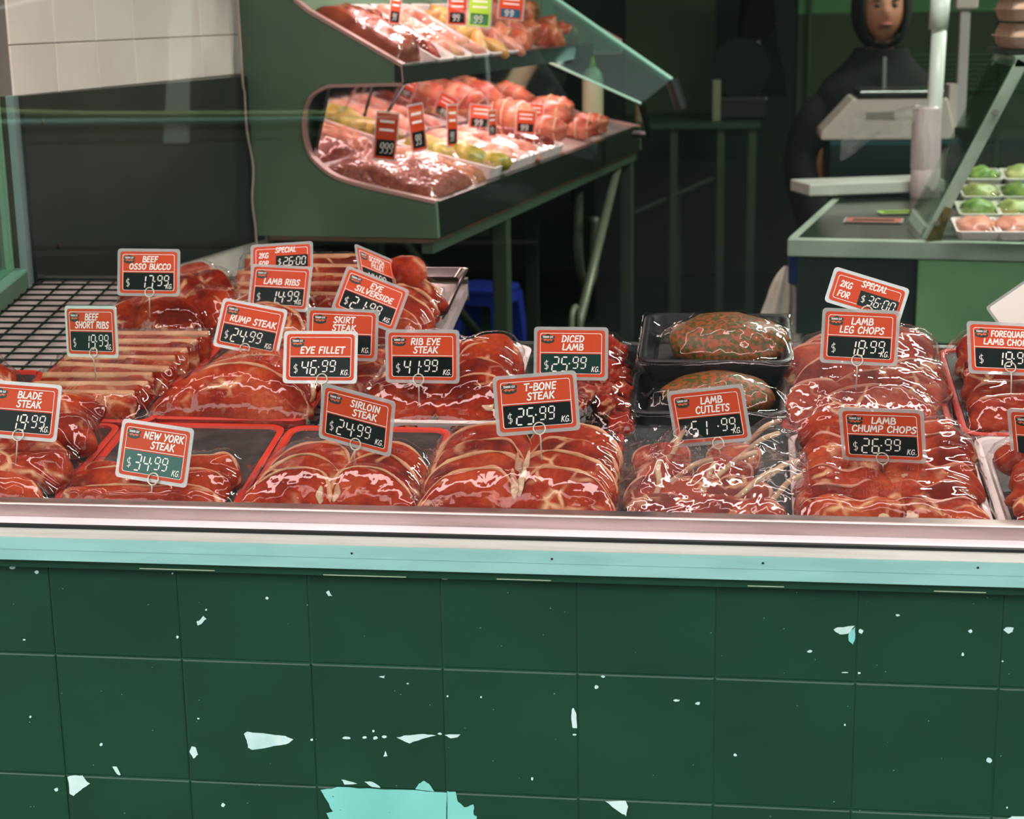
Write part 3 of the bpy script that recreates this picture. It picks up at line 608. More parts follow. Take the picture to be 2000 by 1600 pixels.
def outline(ctrl, w, h, n=4): return [(p[0]*w, p[1]*h) for p in catmull(ctrl, n, True)]
OUT = dict(
 tbone=[(-.5, -.36), (-.54, -.05), (-.42, .28), (-.15, .46), (.15, .48), (.36, .38), (.48, .12), (.52, -.2), (.46, -.42), (.2, -.46), (-.1, -.4), (-.3, -.46)],
 moon=[(-.52, -.38), (-.50, -.08), (-.34, .26), (-.05, .46), (.22, .46), (.42, .26), (.52, -.06), (.50, -.36), (.3, -.46), (.0, -.44), (-.3, -.46)],
 slab=[(-.5, -.3), (-.52, .05), (-.46, .36), (-.2, .46), (.1, .44), (.38, .46), (.52, .2), (.52, -.2), (.42, -.46), (.1, -.5), (-.25, -.48)],
 rump=[(-.52, -.42), (-.5, -.15), (-.36, .18), (-.1, .42), (.12, .48), (.36, .3), (.5, -.02), (.55, -.38), (.3, -.5), (0, -.48), (-.3, -.5)],
 chop=[(-.52, -.2), (-.46, .22), (-.22, .44), (.05, .30), (.24, .42), (.46, .28), (.54, -.06), (.42, -.36), (.16, -.46), (-.05, -.30), (-.3, -.44)],
 round=[(-.5, 0), (-.38, .36), (-.02, .5), (.36, .38), (.5, .02), (.4, -.36), (.02, -.5), (-.38, -.36)],
 cut=[(-.5, -.1), (-.4, .32), (-.08, .5), (.26, .42), (.48, .12), (.42, -.3), (.1, -.48), (-.3, -.4)])
def steak_data(ctrl, w, h, t, seed, bulge=.25, rough=.03, curl=0.0):
    rr = random.Random(seed); c = [(x+rr.uniform(-.04, .04), y+rr.uniform(-.04, .04)) for x, y in ctrl]
    o = outline(c, w, h); n = len(o)
    prof = [(.0, -.5), (.55, -.5), (.88, -.48), (.985, -.25), (1.0, .1), (.955, .40), (.84, .50+bulge*.25), (.62, .50+bulge*.7), (.35, .5+bulge), (.14, .5+bulge)]
    V = []; Fc = []
    for k, (s, z) in enumerate(prof[1:]):
        for (a, b) in o:
            q = nz3((a, b, z*t), 38, seed)*rough*min(w, h); q2 = nz3((a, b, 0), 16, seed+5)*t*.35*(1 if z > 0 else 0)
            V.append((a*s+q*.6, b*s+q*.6, z*t+q*.4+q2*s+curl*(a*s)**2/w))
    m = len(prof)-1
    for k in range(m-1):
        for i in range(n): j = (i+1) % n; Fc.append((k*n+i, k*n+j, (k+1)*n+j, (k+1)*n+i))
    Fc.append(tuple(range(n-1, -1, -1))); Fc.append(tuple((m-1)*n+i for i in range(n)))
    return V, Fc, o
def rim_data(o, i0, i1, t, fw, seed, curl=0, w=1):
    """fat along the outline between two fractions of its length"""
    n = len(o); k0, k1 = int(i0*n), int(i1*n); rings = []
    for k in range(k0, k1+1):
        a, b = o[k % n]; pa, pb = o[(k-1) % n], o[(k+1) % n]; tx, ty = pb[0]-pa[0], pb[1]-pa[1]; l = math.hypot(tx, ty) or 1
        nx, ny = ty/l, -tx/l
        e = min(1, (k-k0)/3+.15, (k1-k)/3+.15)
        f = fw*.85*e*max(.25, .75+1.1*nz3((a, b, 0), 48, seed)); hh = t*.50*(.55+.45*e); ring = []
        if nx*a+ny*b < 0: nx, ny = -nx, -ny
        for q in range(8):
            c, s = math.cos(q*math.pi/4), math.sin(q*math.pi/4)
            cc, ss = math.copysign(abs(c)**.5, c), math.copysign(abs(s)**.5, s); ring.append((a*.955+nx*f*cc, b*.955+ny*f*cc, ss*hh+curl*a*a/w))
        rings.append(ring)
    m = MB(); m.loft(rings); return m.v, m.f
MESHC = {}
def mesh_of(key, name, v, f, mt):
    me = bpy.data.meshes.new(name); me.from_pydata([tuple(p) for p in v], [], f); me.update()
    bm = bmesh.new(); bm.from_mesh(me); bmesh.ops.recalc_face_normals(bm, faces=bm.faces); bm.to_mesh(me); bm.free()
    me.polygons.foreach_set('use_smooth', [True]*len(me.polygons)); me.materials.append(mt); MESHC[key] = me; return me
class Pack:
    def __init__(s, name, label, cat, x, v, w, l, yaw=0, tray=TRED, rim=.022, pad=True, group='wrapped meat trays on the window display', h=0):
        s.w, s.l, s.rim = w, l, rim; s.pts = []
        s.t = thing(name, label, cat, bedp(x, v, .001+h), (TH, 0, math.radians(yaw)), group)
        s.rng = random.Random(len(label)*7+int(x*1000))
        if tray:
            rings = []
            for ins, z in ((.014, 0), (.004, rim*.6), (0, rim), (.003, rim+.002), (.008, rim+.001), (.0095, rim*.9), (.0185, .0025)):
                rings.append([(px, py+l/2, z) for px, py in rrect(w-2*ins, l-2*ins, .022-min(ins, .012)*.6)])
            MB().loft(rings).build('tray', tray, s.t, auto=.9)
            if pad and tray is TRED: MB().loft([[(px, py+l/2, z) for px, py in rrect(w-2*i, l-2*i, .02-i*.6)] for i, z in ((.0102, rim*.9), (.0150, rim*.45), (.0195, .0038))]).build('dark_liner', TPAD, s.t, auto=.9)
            elif pad: MB().prism([(px, py+l/2, .0042) for px, py in rrect(w-.044, l-.044, .01)], (0, 0, .0012)).build('soaker_pad', TPAD, s.t)
    def put(s, name, me, M, mt=None, subs=()):
        o = link(name, me, s.t); o.matrix_basis = M
        s.pts.append(np.array([tuple(M @ vv.co) for vv in me.vertices]))
        for nm, sm in subs:
            c = link(nm, sm, o); s.pts.append(np.array([tuple(M @ vv.co) for vv in sm.vertices]))
        return o
    def steak(s, kind, w, h, t, x, y, z, lean, yaw=0, roll=0, mt=None, seed=0, rim=None, fw=.006, fmat=None, name='steak', bulge=.25, curl=0, bone=None, flip=False):
        mt = mt or BEEF; fmat = fmat or FAT
        key = (kind, round(w, 4), round(h, 4), round(t, 4), seed, mt.name, bulge, curl)
        V, Fc, o = steak_data(OUT[kind], w, h, t, seed, bulge, curl=curl)
        me = MESHC.get(key) or mesh_of(key, name, V, Fc, mt)
        subs = []
        if rim:
            for j, (a, b) in enumerate(rim if isinstance(rim, list) else [rim]):
                kk = key+('rim', a, b, fw)
                subs.append(('fat_rim', MESHC.get(kk) or mesh_of(kk, 'fat_rim', *rim_data(o, a, b, t, fw, seed+j, curl, w), fmat)))
        if bone:
            bx, by, br, bh = bone if len(bone) == 4 else bone+(bone[2],); kk = key+('bone', bone)
            if kk not in MESHC:
                m = MB(); zt = t*(.5+bulge*.7)
                m.loft([[(bx+br*1.2*e*math.cos(q)*(1+.3*math.sin(3*q+seed)), by+bh*e*math.sin(q)*(1+.2*math.sin(2*q)), zt-.005+dz) for q in [k*math.pi/7 for k in range(14)]] for e, dz in ((1, 0), (1, .0042), (.8, .0052))])
                mesh_of(kk, 'bone', m.v, m.f, BONE)
            subs.append(('bone', MESHC[kk]))
        M = Matrix.Translation((x, y, z)) @ Matrix.Rotation(math.radians(yaw), 4, 'Z') @ Matrix.Rotation(math.radians(lean), 4, 'X') @ Matrix.Rotation(math.radians(roll), 4, 'Z')
        if flip: M = M @ Matrix.Diagonal((-1, 1, 1, 1))
        return s.put(name, me, M, subs=subs)
    def film(s, mt=None, iters=40, over=.004, crumple=0.0, pull=.0, res=.004, lift=.0012, edge=None):
        """stretched sheet: rests on the meat, pinned at the tray rim"""
        w, l = s.w+2*over, s.l+2*over; nx, ny = int(w/res)+1, int(l/res)+1
        H = np.full((nx, ny), s.rim+.0005 if edge is None else edge); P = np.concatenate(s.pts)
        ix = np.clip(np.round((P[:, 0]+w/2)/w*(nx-1)).astype(int), 0, nx-1); iy = np.clip(np.round((P[:, 1]+over)/l*(ny-1)).astype(int), 0, ny-1)
        inb = (np.abs(P[:, 0]) < w/2) & (P[:, 1] > -over) & (P[:, 1] < s.l+over)
        O = np.full((nx, ny), -1.0); np.maximum.at(O, (ix[inb], iy[inb]), P[inb, 2])
        for _ in range(2):
            pad = np.pad(O, 1, mode='edge'); O = np.maximum.reduce([pad[1:-1, 1:-1], pad[:-2, 1:-1], pad[2:, 1:-1], pad[1:-1, :-2], pad[1:-1, 2:]])
        O += lift
        e = s.rim+.001 if edge is None else edge
        O[0, :] = O[-1, :] = O[:, 0] = O[:, -1] = e
        H = np.maximum(O, .008)
        for _ in range(iters):
            pad = np.pad(H, 1, mode='edge'); A = (pad[:-2, 1:-1]+pad[2:, 1:-1]+pad[1:-1, :-2]+pad[1:-1, 2:])/4
            H = np.maximum(O, A); H[0, :] = H[-1, :] = H[:, 0] = H[:, -1] = e
        # soften contact creases
        for _ in range(2):
            pad = np.pad(H, 1, mode='edge'); H[1:-1, 1:-1] = np.maximum(O, (pad[:-2, 1:-1]+pad[2:, 1:-1]+pad[1:-1, :-2]+pad[1:-1, 2:]+4*pad[1:-1, 1:-1])/8)[1:-1, 1:-1]
        V = []; Fc = []
        for i in range(nx):
            for j in range(ny):
                x, y = -w/2+w*i/(nx-1), -over+l*j/(ny-1); z = H[i, j]
                if 0 < i < nx-1 and 0 < j < ny-1:
                    z += .0012*abs(nz3((x, y, 0), 55, len(s.pts)))+.0006
                    if crumple: z += crumple*abs(nz3((x, y*.7, 0), 26, len(s.pts)+2))+crumple*.5*abs(nz3((x, y, 0), 60, 9))
                else: z -= .004
                V.append((x, y, z))
        for i in range(nx-1):
            for j in range(ny-1): Fc.append((i*ny+j, (i+1)*ny+j, (i+1)*ny+j+1, i*ny+j+1))
        me = bpy.data.meshes.new('cling_film'); me.from_pydata(V, [], Fc); me.update(); me.polygons.foreach_set('use_smooth', [True]*len(me.polygons)); me.materials.append(mt or FILM)
        return link('cling_film', me, s.t)

def lump_mesh(key, r, seed, mt, amp=.25, sub=2, sc=(1, 1, 1), fr=1.2, boxy=0):
    if key in MESHC: return MESHC[key]
    bm = bmesh.new(); bmesh.ops.create_icosphere(bm, subdivisions=sub, radius=1)
    for v in bm.verts:
        if boxy: v.co = v.co*(1-boxy)+v.co/max(abs(v.co.x), abs(v.co.y), abs(v.co.z))*boxy*.86
        q = 1+amp*nz3(v.co, fr, seed)+amp*.4*nz3(v.co, fr*2.6, seed+3); v.co = Vector((v.co.x*sc[0]*r*q, v.co.y*sc[1]*r*q, v.co.z*sc[2]*r*q))
    me = bpy.data.meshes.new(key); bm.to_mesh(me); bm.free(); me.polygons.foreach_set('use_smooth', [True]*len(me.polygons)); me.materials.append(mt); MESHC[key] = me; return me
def MX(x, y, z, rx=0, ry=0, rz=0): return Matrix.Translation((x, y, z)) @ Euler((math.radians(rx), math.radians(ry), math.radians(rz))).to_matrix().to_4x4()

# ---- front row
p = Pack('meat_tray', 'red tray of thick overlapping blade steaks under film, front left corner', 'meat tray', -.915, .012, .235, .27)
for k, (x, y, z, w, sd) in enumerate(((.0, .035, .030, .20, 1), (.035, .085, .036, .17, 2), (-.01, .125, .040, .20, 3), (.03, .175, .046, .17, 4), (.0, .225, .050, .20, 5), (-.07, .06, .034, .11, 6))):
    p.steak('slab', w, .062, .030, x, y, z, 38, yaw=p.rng.uniform(-8, 8), mt=BEEF, seed=10+sd, bulge=.45)
p.film(iters=30)
p = Pack('meat_tray', 'red tray with dark pad and New York steaks pushed to the front', 'meat tray', -.685, .012, .222, .275)
p.steak('slab', .19, .046, .026, -.005, .028, .026, 42, yaw=2, seed=21, rim=(.22, .55), fw=.004, bulge=.4)
p.steak('slab', .185, .05, .026, -.004, .062, .032, 48, yaw=-3, seed=22, rim=(.22, .58), fw=.004, bulge=.4)
p.steak('slab', .085, .05, .026, .055, .092, .036, 52, yaw=6, seed=23, rim=(.2, .6), fw=.0035, bulge=.4)
p.steak('slab', .08, .045, .026, -.055, .086, .028, 46, yaw=-5, seed=24, bulge=.4)
p.film(iters=120)
p = Pack('meat_tray', 'red tray with two columns of sirloin steaks in front of the sirloin ticket', 'meat tray', -.462, .010, .218, .275)
for r in range(3):
    for c in (-1, 1):
        p.steak('moon', .106, .078, .020, c*.050+.003*r, .036+.040*r+(.006 if c > 0 else 0), .034-.001*r, 38-3*r, yaw=c*-5, roll=c*-6, seed=30+r, rim=[(.1, .62)], fw=.0038, flip=c > 0, bone=(.040, -.006, .0035, .012) if r == 0 else None)
p.film(iters=160)
p = Pack('meat_tray', 'red tray with T-bone steaks overlapping under glossy film, front centre', 'meat tray', -.240, .008, .226, .275)
for r in range(4):
    for c in (-1, 1):
        p.steak('tbone', .114, .084, .021, c*.052, .038+.042*r+(.006 if c > 0 else 0), .036+.001*r, 36-2*r, yaw=c*-4, roll=c*-7, seed=40+r, rim=[(.06, .55)], fw=.0045, flip=c > 0, bone=(.050, .010, .0036, .020) if r < 2 else None)
p.film(iters=220)
# cutlets: meat eye, fat and a long rib bone each
def cutlet(p, x, y, z, lean, yaw, roll, seed, blen=.075, flip=False):
    key = ('cutrib', seed, blen)
    if key not in MESHC:
        pts = catmull([(.012, .018, .0), (.030, .030, .002), (.030+blen*.5, .046, .003), (.030+blen, .054, .001)], 5); m = MB().tube([Vector(q) for q in pts], [.005, .0046, .004]+[.0034]*(len(pts)-3), 8); mesh_of(key, 'rib_bone', m.v, m.f, BONE)
    o = p.steak('cut', .070, .056, .019, x, y, z, lean, yaw, roll, LAMB, seed, rim=[(.05, .30), (.40, .66)], fw=.004, fmat=FATP, name='cutlet', flip=flip)
    c = link('rib_bone', MESHC[key], o); M = o.matrix_basis; p.pts.append(np.array([tuple(M @ v.co) for v in MESHC[key].vertices]))
p = Pack('meat_tray', 'black tray of lamb cutlets with long rib bones in crumpled film', 'meat tray', -.020, .006, .226, .295, tray=TBLACK)
for k, (x, y, z, ln, yw, ro, fl) in enumerate(((-.060, .032, .026, 36, 14, 30, False), (-.022, .034, .026, 38, -6, 24, False), (.016, .032, .026, 40, 4, 6, False), (.052, .028, .024, 34, 8, 4, False), (-.066, .080, .024, 30, -8, 8, False),
        (-.012, .082, .026, 32, 5, 6, False), (.036, .086, .026, 30, -6, 2, False), (-.052, .130, .026, 30, 4, 30, False), (.016, .134, .028, 30, 0, 10, False), (-.060, .185, .022, 26, 0, 20, False), (.026, .190, .022, 26, 0, 12, False))):
    cutlet(p, x, y, z, ln, yw, ro, 50+k % 4, .020 if k < 2 else .034+.006*(k % 3), fl)
p.film(FILM2, iters=90, crumple=.006)
p = Pack('meat_tray', 'white tray packed with rows of lamb chump chops, front right', 'meat tray', .186, .006, .222, .280, tray=TWHITE)
for r in range(6):
    for c in (-1, 1):
        j = p.rng.uniform(-.006, .006)
        p.steak('chop', .112, .060, .020, c*.047+j, .030+.040*r+j, .028+.002*r+(.003 if c > 0 else 0), 38, yaw=c*-3+p.rng.uniform(-5, 5), roll=p.rng.uniform(-8, 8), mt=LAMB, seed=60+(r+c) % 5, rim=[(.12, .42), (.72, .86)], fw=.0036, fmat=FATP, name='chop', flip=c > 0, bone=(.03, -.004, .006) if r % 2 == 0 else None)
p.film(iters=50)
p = Pack('meat_tray', 'white tray with black pad and square cut chops, cut by right edge', 'meat tray', .412, .006, .220, .280, tray=TWHITE)
for r in range(5):
    p.steak('slab', .17, .05, .026, .008*(r % 2)-.005, .034+.036*r, .028+.002*r, 44-2*r, yaw=p.rng.uniform(-5, 5), mt=RIBM, seed=70+r, rim=(.15, .5), fw=.004, fmat=FATP, name='chop', bulge=.3)
p.film(iters=60)

# ---- second row
p = Pack('meat_tray', 'wrapped lump of beef at the left edge below the wire grid', 'meat tray', -1.05, .275, .15, .19, tray=TRED)
p.put('beef_piece', lump_mesh('beef_a', .062, 3, BEEF, .3, 3, (1.0, 1.1, .62)), MX(.0, .085, .042)); p.put('beef_piece', lump_mesh('beef_b', .04, 5, BEEFD, .3, 3, (1.1, .8, .7)), MX(.02, .02, .032, 0, 0, 30))
p.film(iters=40)
p = Pack('meat_tray', 'tray of beef short ribs cut in long flat strips', 'meat tray', -.872, .288, .225, .295, tray=TRED, yaw=-3)
def plank(p, w, d, t, x, y, z, lean, yaw, seed, mt=RIBM, fat=True):
    key = ('plank', w, seed); n = 14
    if key not in MESHC:
        rings = []
        for i in range(n+1):
            a = -w/2+w*i/n; e = .82 if i in (0, n) else 1
            rings.append([(a, e*d/2*math.copysign(abs(math.cos(q))**.6, math.cos(q))+.003*nz3((a, q, 0), 22, seed), e*t/2*math.copysign(abs(math.sin(q))**.6, math.sin(q))+.003*nz3((a, q, 1), 18, seed)) for q in [k*math.pi/8 for k in range(16)]])
        m = MB().loft(rings); mesh_of(key, 'rib_strip', m.v, m.f, mt)
        m = MB(); rings = []
        for i in range(n+1):
            a = -w/2*.97+w*.97*i/n; hh = t*.5*(.75+.3*nz3((a, 0, 0), 30, seed+4))
            rings.append([(a, d*.46+.006*math.cos(q), hh*.95*math.sin(q)+.003*nz3((a, 0, 1), 18, seed)) for q in [k*math.pi/4 for k in range(8)]])
        m.loft(rings); mesh_of(key+('f',), 'fat_layer', m.v, m.f, FAT)
    M = MX(x, y, z, lean, 0, yaw); p.put('rib_strip', MESHC[key], M, subs=[('fat_layer', MESHC[key+('f',)])] if fat else [])
for r in range(8):
    plank(p, .172-.006*(r % 3), .044, .017, -.006+.006*(r % 2)+.004*r, .026+.030*r, .028+.001*r, 68, p.rng.uniform(-4, 4), 80+r % 4)
plank(p, .13, .046, .034, -.03, .002, .022, 74, -3, 88, FAT, False)
p.film(iters=35)
p = Pack('meat_tray', 'red tray of large domed rump steaks, glossy pink', 'meat tray', -.663, .300, .224, .285, tray=TRED)
for r in range(4):
    p.steak('rump', .205-.012*r, .094, .020, .0+.006*r, .042+.046*r, .042-.003*r, 38-4*r, yaw=-2+r, seed=90+r, mt=RUMPM, rim=[(.16, .66)], fw=.0042, bulge=.5)
p.film(iters=160)
p = Pack('meat_tray', 'wrapped dark eye fillet roll beside the rump steaks', 'meat tray', -.510, .300, .085, .24, tray=None, rim=.004)
key = 'fillet'; n = 16; rings = []
for i in range(n+1):
    a = i/n*.20; e = (math.sin(min(1, (i+.6)/3)*math.pi/2))*(.85+.15*math.sin(math.pi*i/n)); e *= 1 if i < n-1 else .75
    rings.append([(.038*e*math.cos(q)+.003*nz3((a, q, 0), 20, 2), a, .030+.028*e*math.sin(q)+.003*nz3((a, q, 4), 20, 2)) for q in [k*math.pi/9 for k in range(18)]])
m = MB().loft(rings); p.put('fillet_roll', mesh_of(key, 'fillet_roll', m.v, m.f, BEEFD), MX(0, .008, 0, 0, 0, -8))
p.film(iters=25)
p = Pack('meat_tray', 'white tray of marbled rib eye steaks below the rib eye ticket', 'meat tray', -.380, .292, .196, .285, tray=TWHITE, rim=.026)
for r in range(4):
    for c in (-1, 1):
        p.steak('round', .104, .086, .021, c*.042+.003*r, .040+.044*r, .036+.002*r, 34-2*r, yaw=c*4, roll=c*20+r*30, seed=100+r, mt=BEEF, rim=[(.02, .30), (.45, .60)], fw=.004, flip=c > 0, bone=(-.02, -.02, .007) if r == 0 else None)
p.film(iters=50)
p = Pack('meat_tray', 'dark tray heaped with diced lamb cubes', 'meat tray', -.192, .270, .150, .300, tray=TBLACK)
for k in range(58):
    y = .02+.26*p.rng.random(); x = p.rng.uniform(-.058, .058); z = .016+.032*p.rng.random()*(1-abs(x)/.09)
    p.put('lamb_cube', lump_mesh('dice%d' % (k % 6), .0165, k % 6, DICE, .4, 3, (1.2, .95, .75), 1.6, .75), MX(x, y, z, p.rng.uniform(0, 360), p.rng.uniform(0, 360), p.rng.uniform(0, 360)))
p.film(iters=30)
HERB = mat('herb_crust', (150, 72, 34), .4, 0, (74, 74, 24), 150, 5, bump=.8, bscale=120, lo=.45, hi=.55)
p = Pack('meat_tray', 'lower black tray of herb marinated lamb under film', 'meat tray', -.026, .315, .205, .15, tray=TBLACK, rim=.034)
p.put('marinated_roll', lump_mesh('mar_a', .06, 4, HERB, .2, 3, (1.25, .8, .5)), MX(.012, .07, .032)); p.film(iters=60)
p = Pack('meat_tray', 'upper black tray of herb marinated lamb stacked on the back of the other', 'meat tray', -.018, .415, .205, .19, tray=TBLACK, rim=.036, h=.030)
p.put('marinated_roll', lump_mesh('mar_b', .072, 9, HERB, .2, 3, (1.15, .9, .5)), MX(.016, .09, .032)); p.film(iters=80)
p = Pack('meat_tray', 'red tray of round lamb leg chops below the leg chops ticket', 'meat tray', .176, .290, .215, .300, tray=TRED)
for k, (x, y, z, w, ro) in enumerate(((.005, .040, .044, .15, 0), (-.062, .058, .036, .09, 20), (.020, .082, .052, .15, 8), (-.050, .110, .048, .10, 40), (.060, .120, .050, .10, 10), (-.005, .140, .060, .14, 60), (-.062, .172, .052, .095, 15), (.045, .180, .058, .12, 30), (-.03, .215, .056, .12, 0), (.05, .235, .054, .11, 0))):
    p.steak('round' if k % 2 else 'moon', w, .072, .019, x, y, z*.55+.014, 40-k*.8, yaw=p.rng.uniform(-6, 6), roll=ro if k % 2 else 0, seed=110+k, mt=LAMB, rim=[(.1, .45), (.6, .72)], fw=.0045, fmat=FATP, name='chop', bone=(.005, .0, .007) if k % 3 == 0 else None)
p.film(FILM2, iters=60, crumple=.002)
p = Pack('meat_tray', 'red tray of forequarter lamb chops at the right edge', 'meat tray', .402, .290, .222, .300, tray=TRED)
for r in range(6):
    p.steak('slab', .17, .062, .022, .008*(r % 2)-.012, .036+.042*r, .032+.002*r, 40-2*r, yaw=p.rng.uniform(-5, 5), mt=LAMB, seed=130+r, rim=[(.15, .5), (.7, .8)], fw=.0045, fmat=FATP, name='chop', bone=(-.05, 0, .007) if r % 2 else None)
p.film(iters=50)

# ---- third row, left part of the bed
p = Pack('meat_tray', 'tray of round beef osso bucco slices beside the wire grid', 'meat tray', -.862, .588, .200, .225, tray=None, rim=.006, yaw=-4)
for k, (x, y, z, w, ro) in enumerate(((.012, .045, .046, .105, 0), (-.055, .062, .036, .085, 30), (.058, .085, .044, .085, 80), (.0, .105, .056, .10, 50), (-.058, .135, .046, .09, 10), (.045, .150, .052, .09, 120), (-.01, .185, .052, .09, 70))):
    p.steak('round', w, .076, .022, x, y, z*.6+.012, 36, yaw=p.rng.uniform(-8, 8), roll=ro, seed=140+k, mt=BEEF, rim=[(.05, .28), (.55, .7)], fw=.004, name='shin_slice', bone=(0, .0, .011))
p.film(iters=40)
p = Pack('meat_tray', 'wrapped thin beef slices behind the rump steak ticket', 'meat tray', -.700, .600, .155, .10, tray=None, rim=.006)
for r in range(3): p.steak('rump', .13, .07, .016, 0, .03+.026*r, .034+.006*r, 42, seed=150+r, mt=RIBM, rim=(.1, .6), fw=.004, name='slice')
p.film(iters=30)
p = Pack('meat_tray', 'wrapped lamb ribs at the back under the lamb ribs ticket', 'meat tray', -.690, .705, .24, .19, tray=None, rim=.006)
for r in range(5): plank(p, .20, .04, .018, .01*(r % 2), .025+.034*r, .028+.004*r, 62, p.rng.uniform(-6, 6), 90+r % 3, LAMB)
p.film(iters=35)
p = Pack('meat_tray', 'wrapped skirt steak and silverside slices between the tickets', 'meat tray', -.515, .590, .150, .20, tray=None, rim=.006)
for r in range(4): p.steak('rump', .135, .074, .018, .006*(r % 2), .035+.042*r, .032+.003*r, 40, seed=160+r, mt=RIBM, rim=(.15, .6), fw=.004, name='slice')
p.film(iters=40)
# steel tray with the standing scotch fillet piece
st = thing('steel_tray', 'shiny stainless steel tray at the back right corner of the grid', 'tray', bedp(-.505, .690, .014), (TH, 0, 0))
M_MIR = mat('polished_tray_steel', (200, 180, 180), .16, 1.0, bump=.25, bscale=12)
rings = [[(px, py+.115, z) for px, py in rrect(.155-2*i, .235-2*i, .012)] for i, z in ((.010, 0), (.002, .014), (0, .016), (.004, .0165), (.014, .004))]
MB().loft(rings).build('tray_shell', M_MIR, st, auto=.7)
p = Pack('meat_piece', 'upright round piece of scotch fillet in film standing on the steel tray', 'meat', -.512, .735, .09, .09, tray=None, rim=.004, group='large wrapped cuts on the window display', h=.016)
rings = []
for i in range(15):
    a = i/14; e = (1-abs(2*a-1)**4.5)**.45 if 0 < i < 14 else .22
    rings.append([(.033*e*math.cos(q)+.003*nz3((q, a, 0), 2, 6), .033*e*math.sin(q)+.045, a*.074+.004*nz3((q, a, 4), 2, 3)) for q in [k*math.pi/9 for k in range(18)]])
m = MB().loft(rings); o = p.put('fillet_piece', mesh_of('scotchp', 'fillet_piece', m.v, m.f, RUMPM), MX(0, 0, .0, 6, 10, 0))
p.pts.append(np.array([(0, .045, .075)]))

# ------------------------------------------------------------------ two-deck display cabinet inside
M_CABS = mat('cabinet_green_grey', (100, 126, 98), .42, 0, (88, 110, 88), 3, 4)
M_CABD = mat('cabinet_dark_fascia', (40, 48, 42), .3, .4)
M_CABE = mat('cabinet_pink_lit_band', (196, 150, 142), .35)  # pink lamp light on the panel rims is put into this colour
M_CABI = mat('cabinet_inner_steel', (205, 186, 184), .35, .7)
CB = thing('display_cabinet', 'two-deck steel display cabinet with curved green side panel against left wall', 'display cabinet', P0, (0, 0, -A8))
# local frame: x across (towards the aisle), y along the cabinet, z up
CLEN = 2.25
prof = [(.0, 1.018), (.440, 1.020), (.437, 1.098)]+[tuple(q) for q in catmull([(.437, 1.098), (.240, 1.139), (.176, 1.172), (.148, 1.210), (.141, 1.270), (.159, 1.319), (.202, 1.343)], 4)][1:]+[(.373, 1.346), (.371, 1.385), (.162, 1.501), (.134, 1.523), (.134, 1.75), (.0, 1.75)]
for y0 in (0, CLEN):
    MB().prism([(s, y0, z) for s, z in prof], (0, .018, 0)).build('side_panel', M_CABS, CB)
    band = [(s, y0-.004, z) for s, z in prof[2:-2]]
    m = MB(); r = []
    for q in band: r.append([(q[0]-.001, q[1], q[2]-.0035), (q[0]+.001, q[1], q[2]+.0035), (q[0]+.001, q[1]+.026, q[2]+.0035), (q[0]-.001, q[1]+.026, q[2]-.0035)])
    m.loft(r).build('edge_band', M_CABE, CB)
MB().prism([(.425, .018, 1.020), (.440, .018, 1.020), (.440, .018, 1.098), (.425, .018, 1.101)], (0, CLEN-.018, 0)).build('lower_fascia', M_CABD, CB)
MB().prism([(.400, .01, .985), (.425, .01, .985), (.425, .01, 1.018), (.400, .01, 1.018)], (0, CLEN, 0)).build('under_rail', mat('grey_green_rail2', (74, 92, 78), .4, .3), CB)
MB().prism([(.355, -.002, 1.346), (.375, -.002, 1.346), (.373, -.002, 1.386), (.355, -.002, 1.388)], (0, CLEN-.43, 0)).build('upper_fascia', M_CABD, CB)
MB().prism([(.372, -.001, 1.383), (.376, -.001, 1.383), (.374, -.001, 1.3875), (.352, -.001, 1.3895)], (0, CLEN-.43, 0)).build('fascia_edge', M_STEEL, CB)
MB().prism([(.150, .018, 1.150), (.437, .018, 1.085), (.437, .018, 1.090), (.150, .018, 1.157)], (0, CLEN-.018, 0)).build('lower_deck', M_CABI, CB)
MB().prism([(.134, .018, 1.488), (.371, .018, 1.352), (.371, .018, 1.357), (.134, .018, 1.494)], (0, CLEN-.45, 0)).build('upper_deck', M_CABI, CB)
MB().prism([(.150, .018, 1.350), (.33, .018, 1.350), (.33, .018, 1.354), (.150, .018, 1.354)], (0, CLEN-.45, 0)).build('shelf_underside', mat('shelf_under_white', (200, 190, 186), .4), CB)
MB().prism([(.142, .018, 1.150), (.150, .018, 1.150), (.205, .018, 1.350), (.197, .018, 1.350)], (0, CLEN-.018, 0)).build('back_mirror', mat('cabinet_mirror', (210, 196, 196), .06, 1.0), CB)
MB().box((.150, .018, 1.160), (.156, CLEN, 1.175)).build('mirror_rail', mat('mirror_rail', (224, 206, 202), .3), CB)
MB().box((.0, .018, 1.018), (.141, CLEN, 1.75)).build('body', M_CABS, CB)
bl = MB().box((.05, .0, 1.009), (.43, CLEN, 1.018)).build('base_plate', mat('rusty_base', (70, 72, 58), .6, 0, (110, 70, 44), 12, 4), CB)
m = MB().cyl((.345, .06, 1.364), (.345, CLEN-.5, 1.364), .007, 10); m.build('tube_lamp', mat('lit_tube', (255, 205, 200), .5, emit=3.0), CB)
ll = area('cabinet_tube_light', (0, 0, 0), 1.9, .03, 4.4, (1, .74, .72)); ll.parent = CB; ll.location = (.28, 1.05, 1.346); ll.rotation_euler = (0, 0, math.radians(90))
ll = area('cabinet_tube_light', (0, 0, 0), 1.9, .03, 6.0, (1, .76, .74)); ll.parent = CB; ll.location = (.30, .95, 1.74); ll.rotation_euler = (0, math.radians(-10), math.radians(90))
m = MB().box((.134, .0, 1.75), (.36, CLEN-.4, 1.80)); m.build('lamp_canopy', M_CABS, CB)
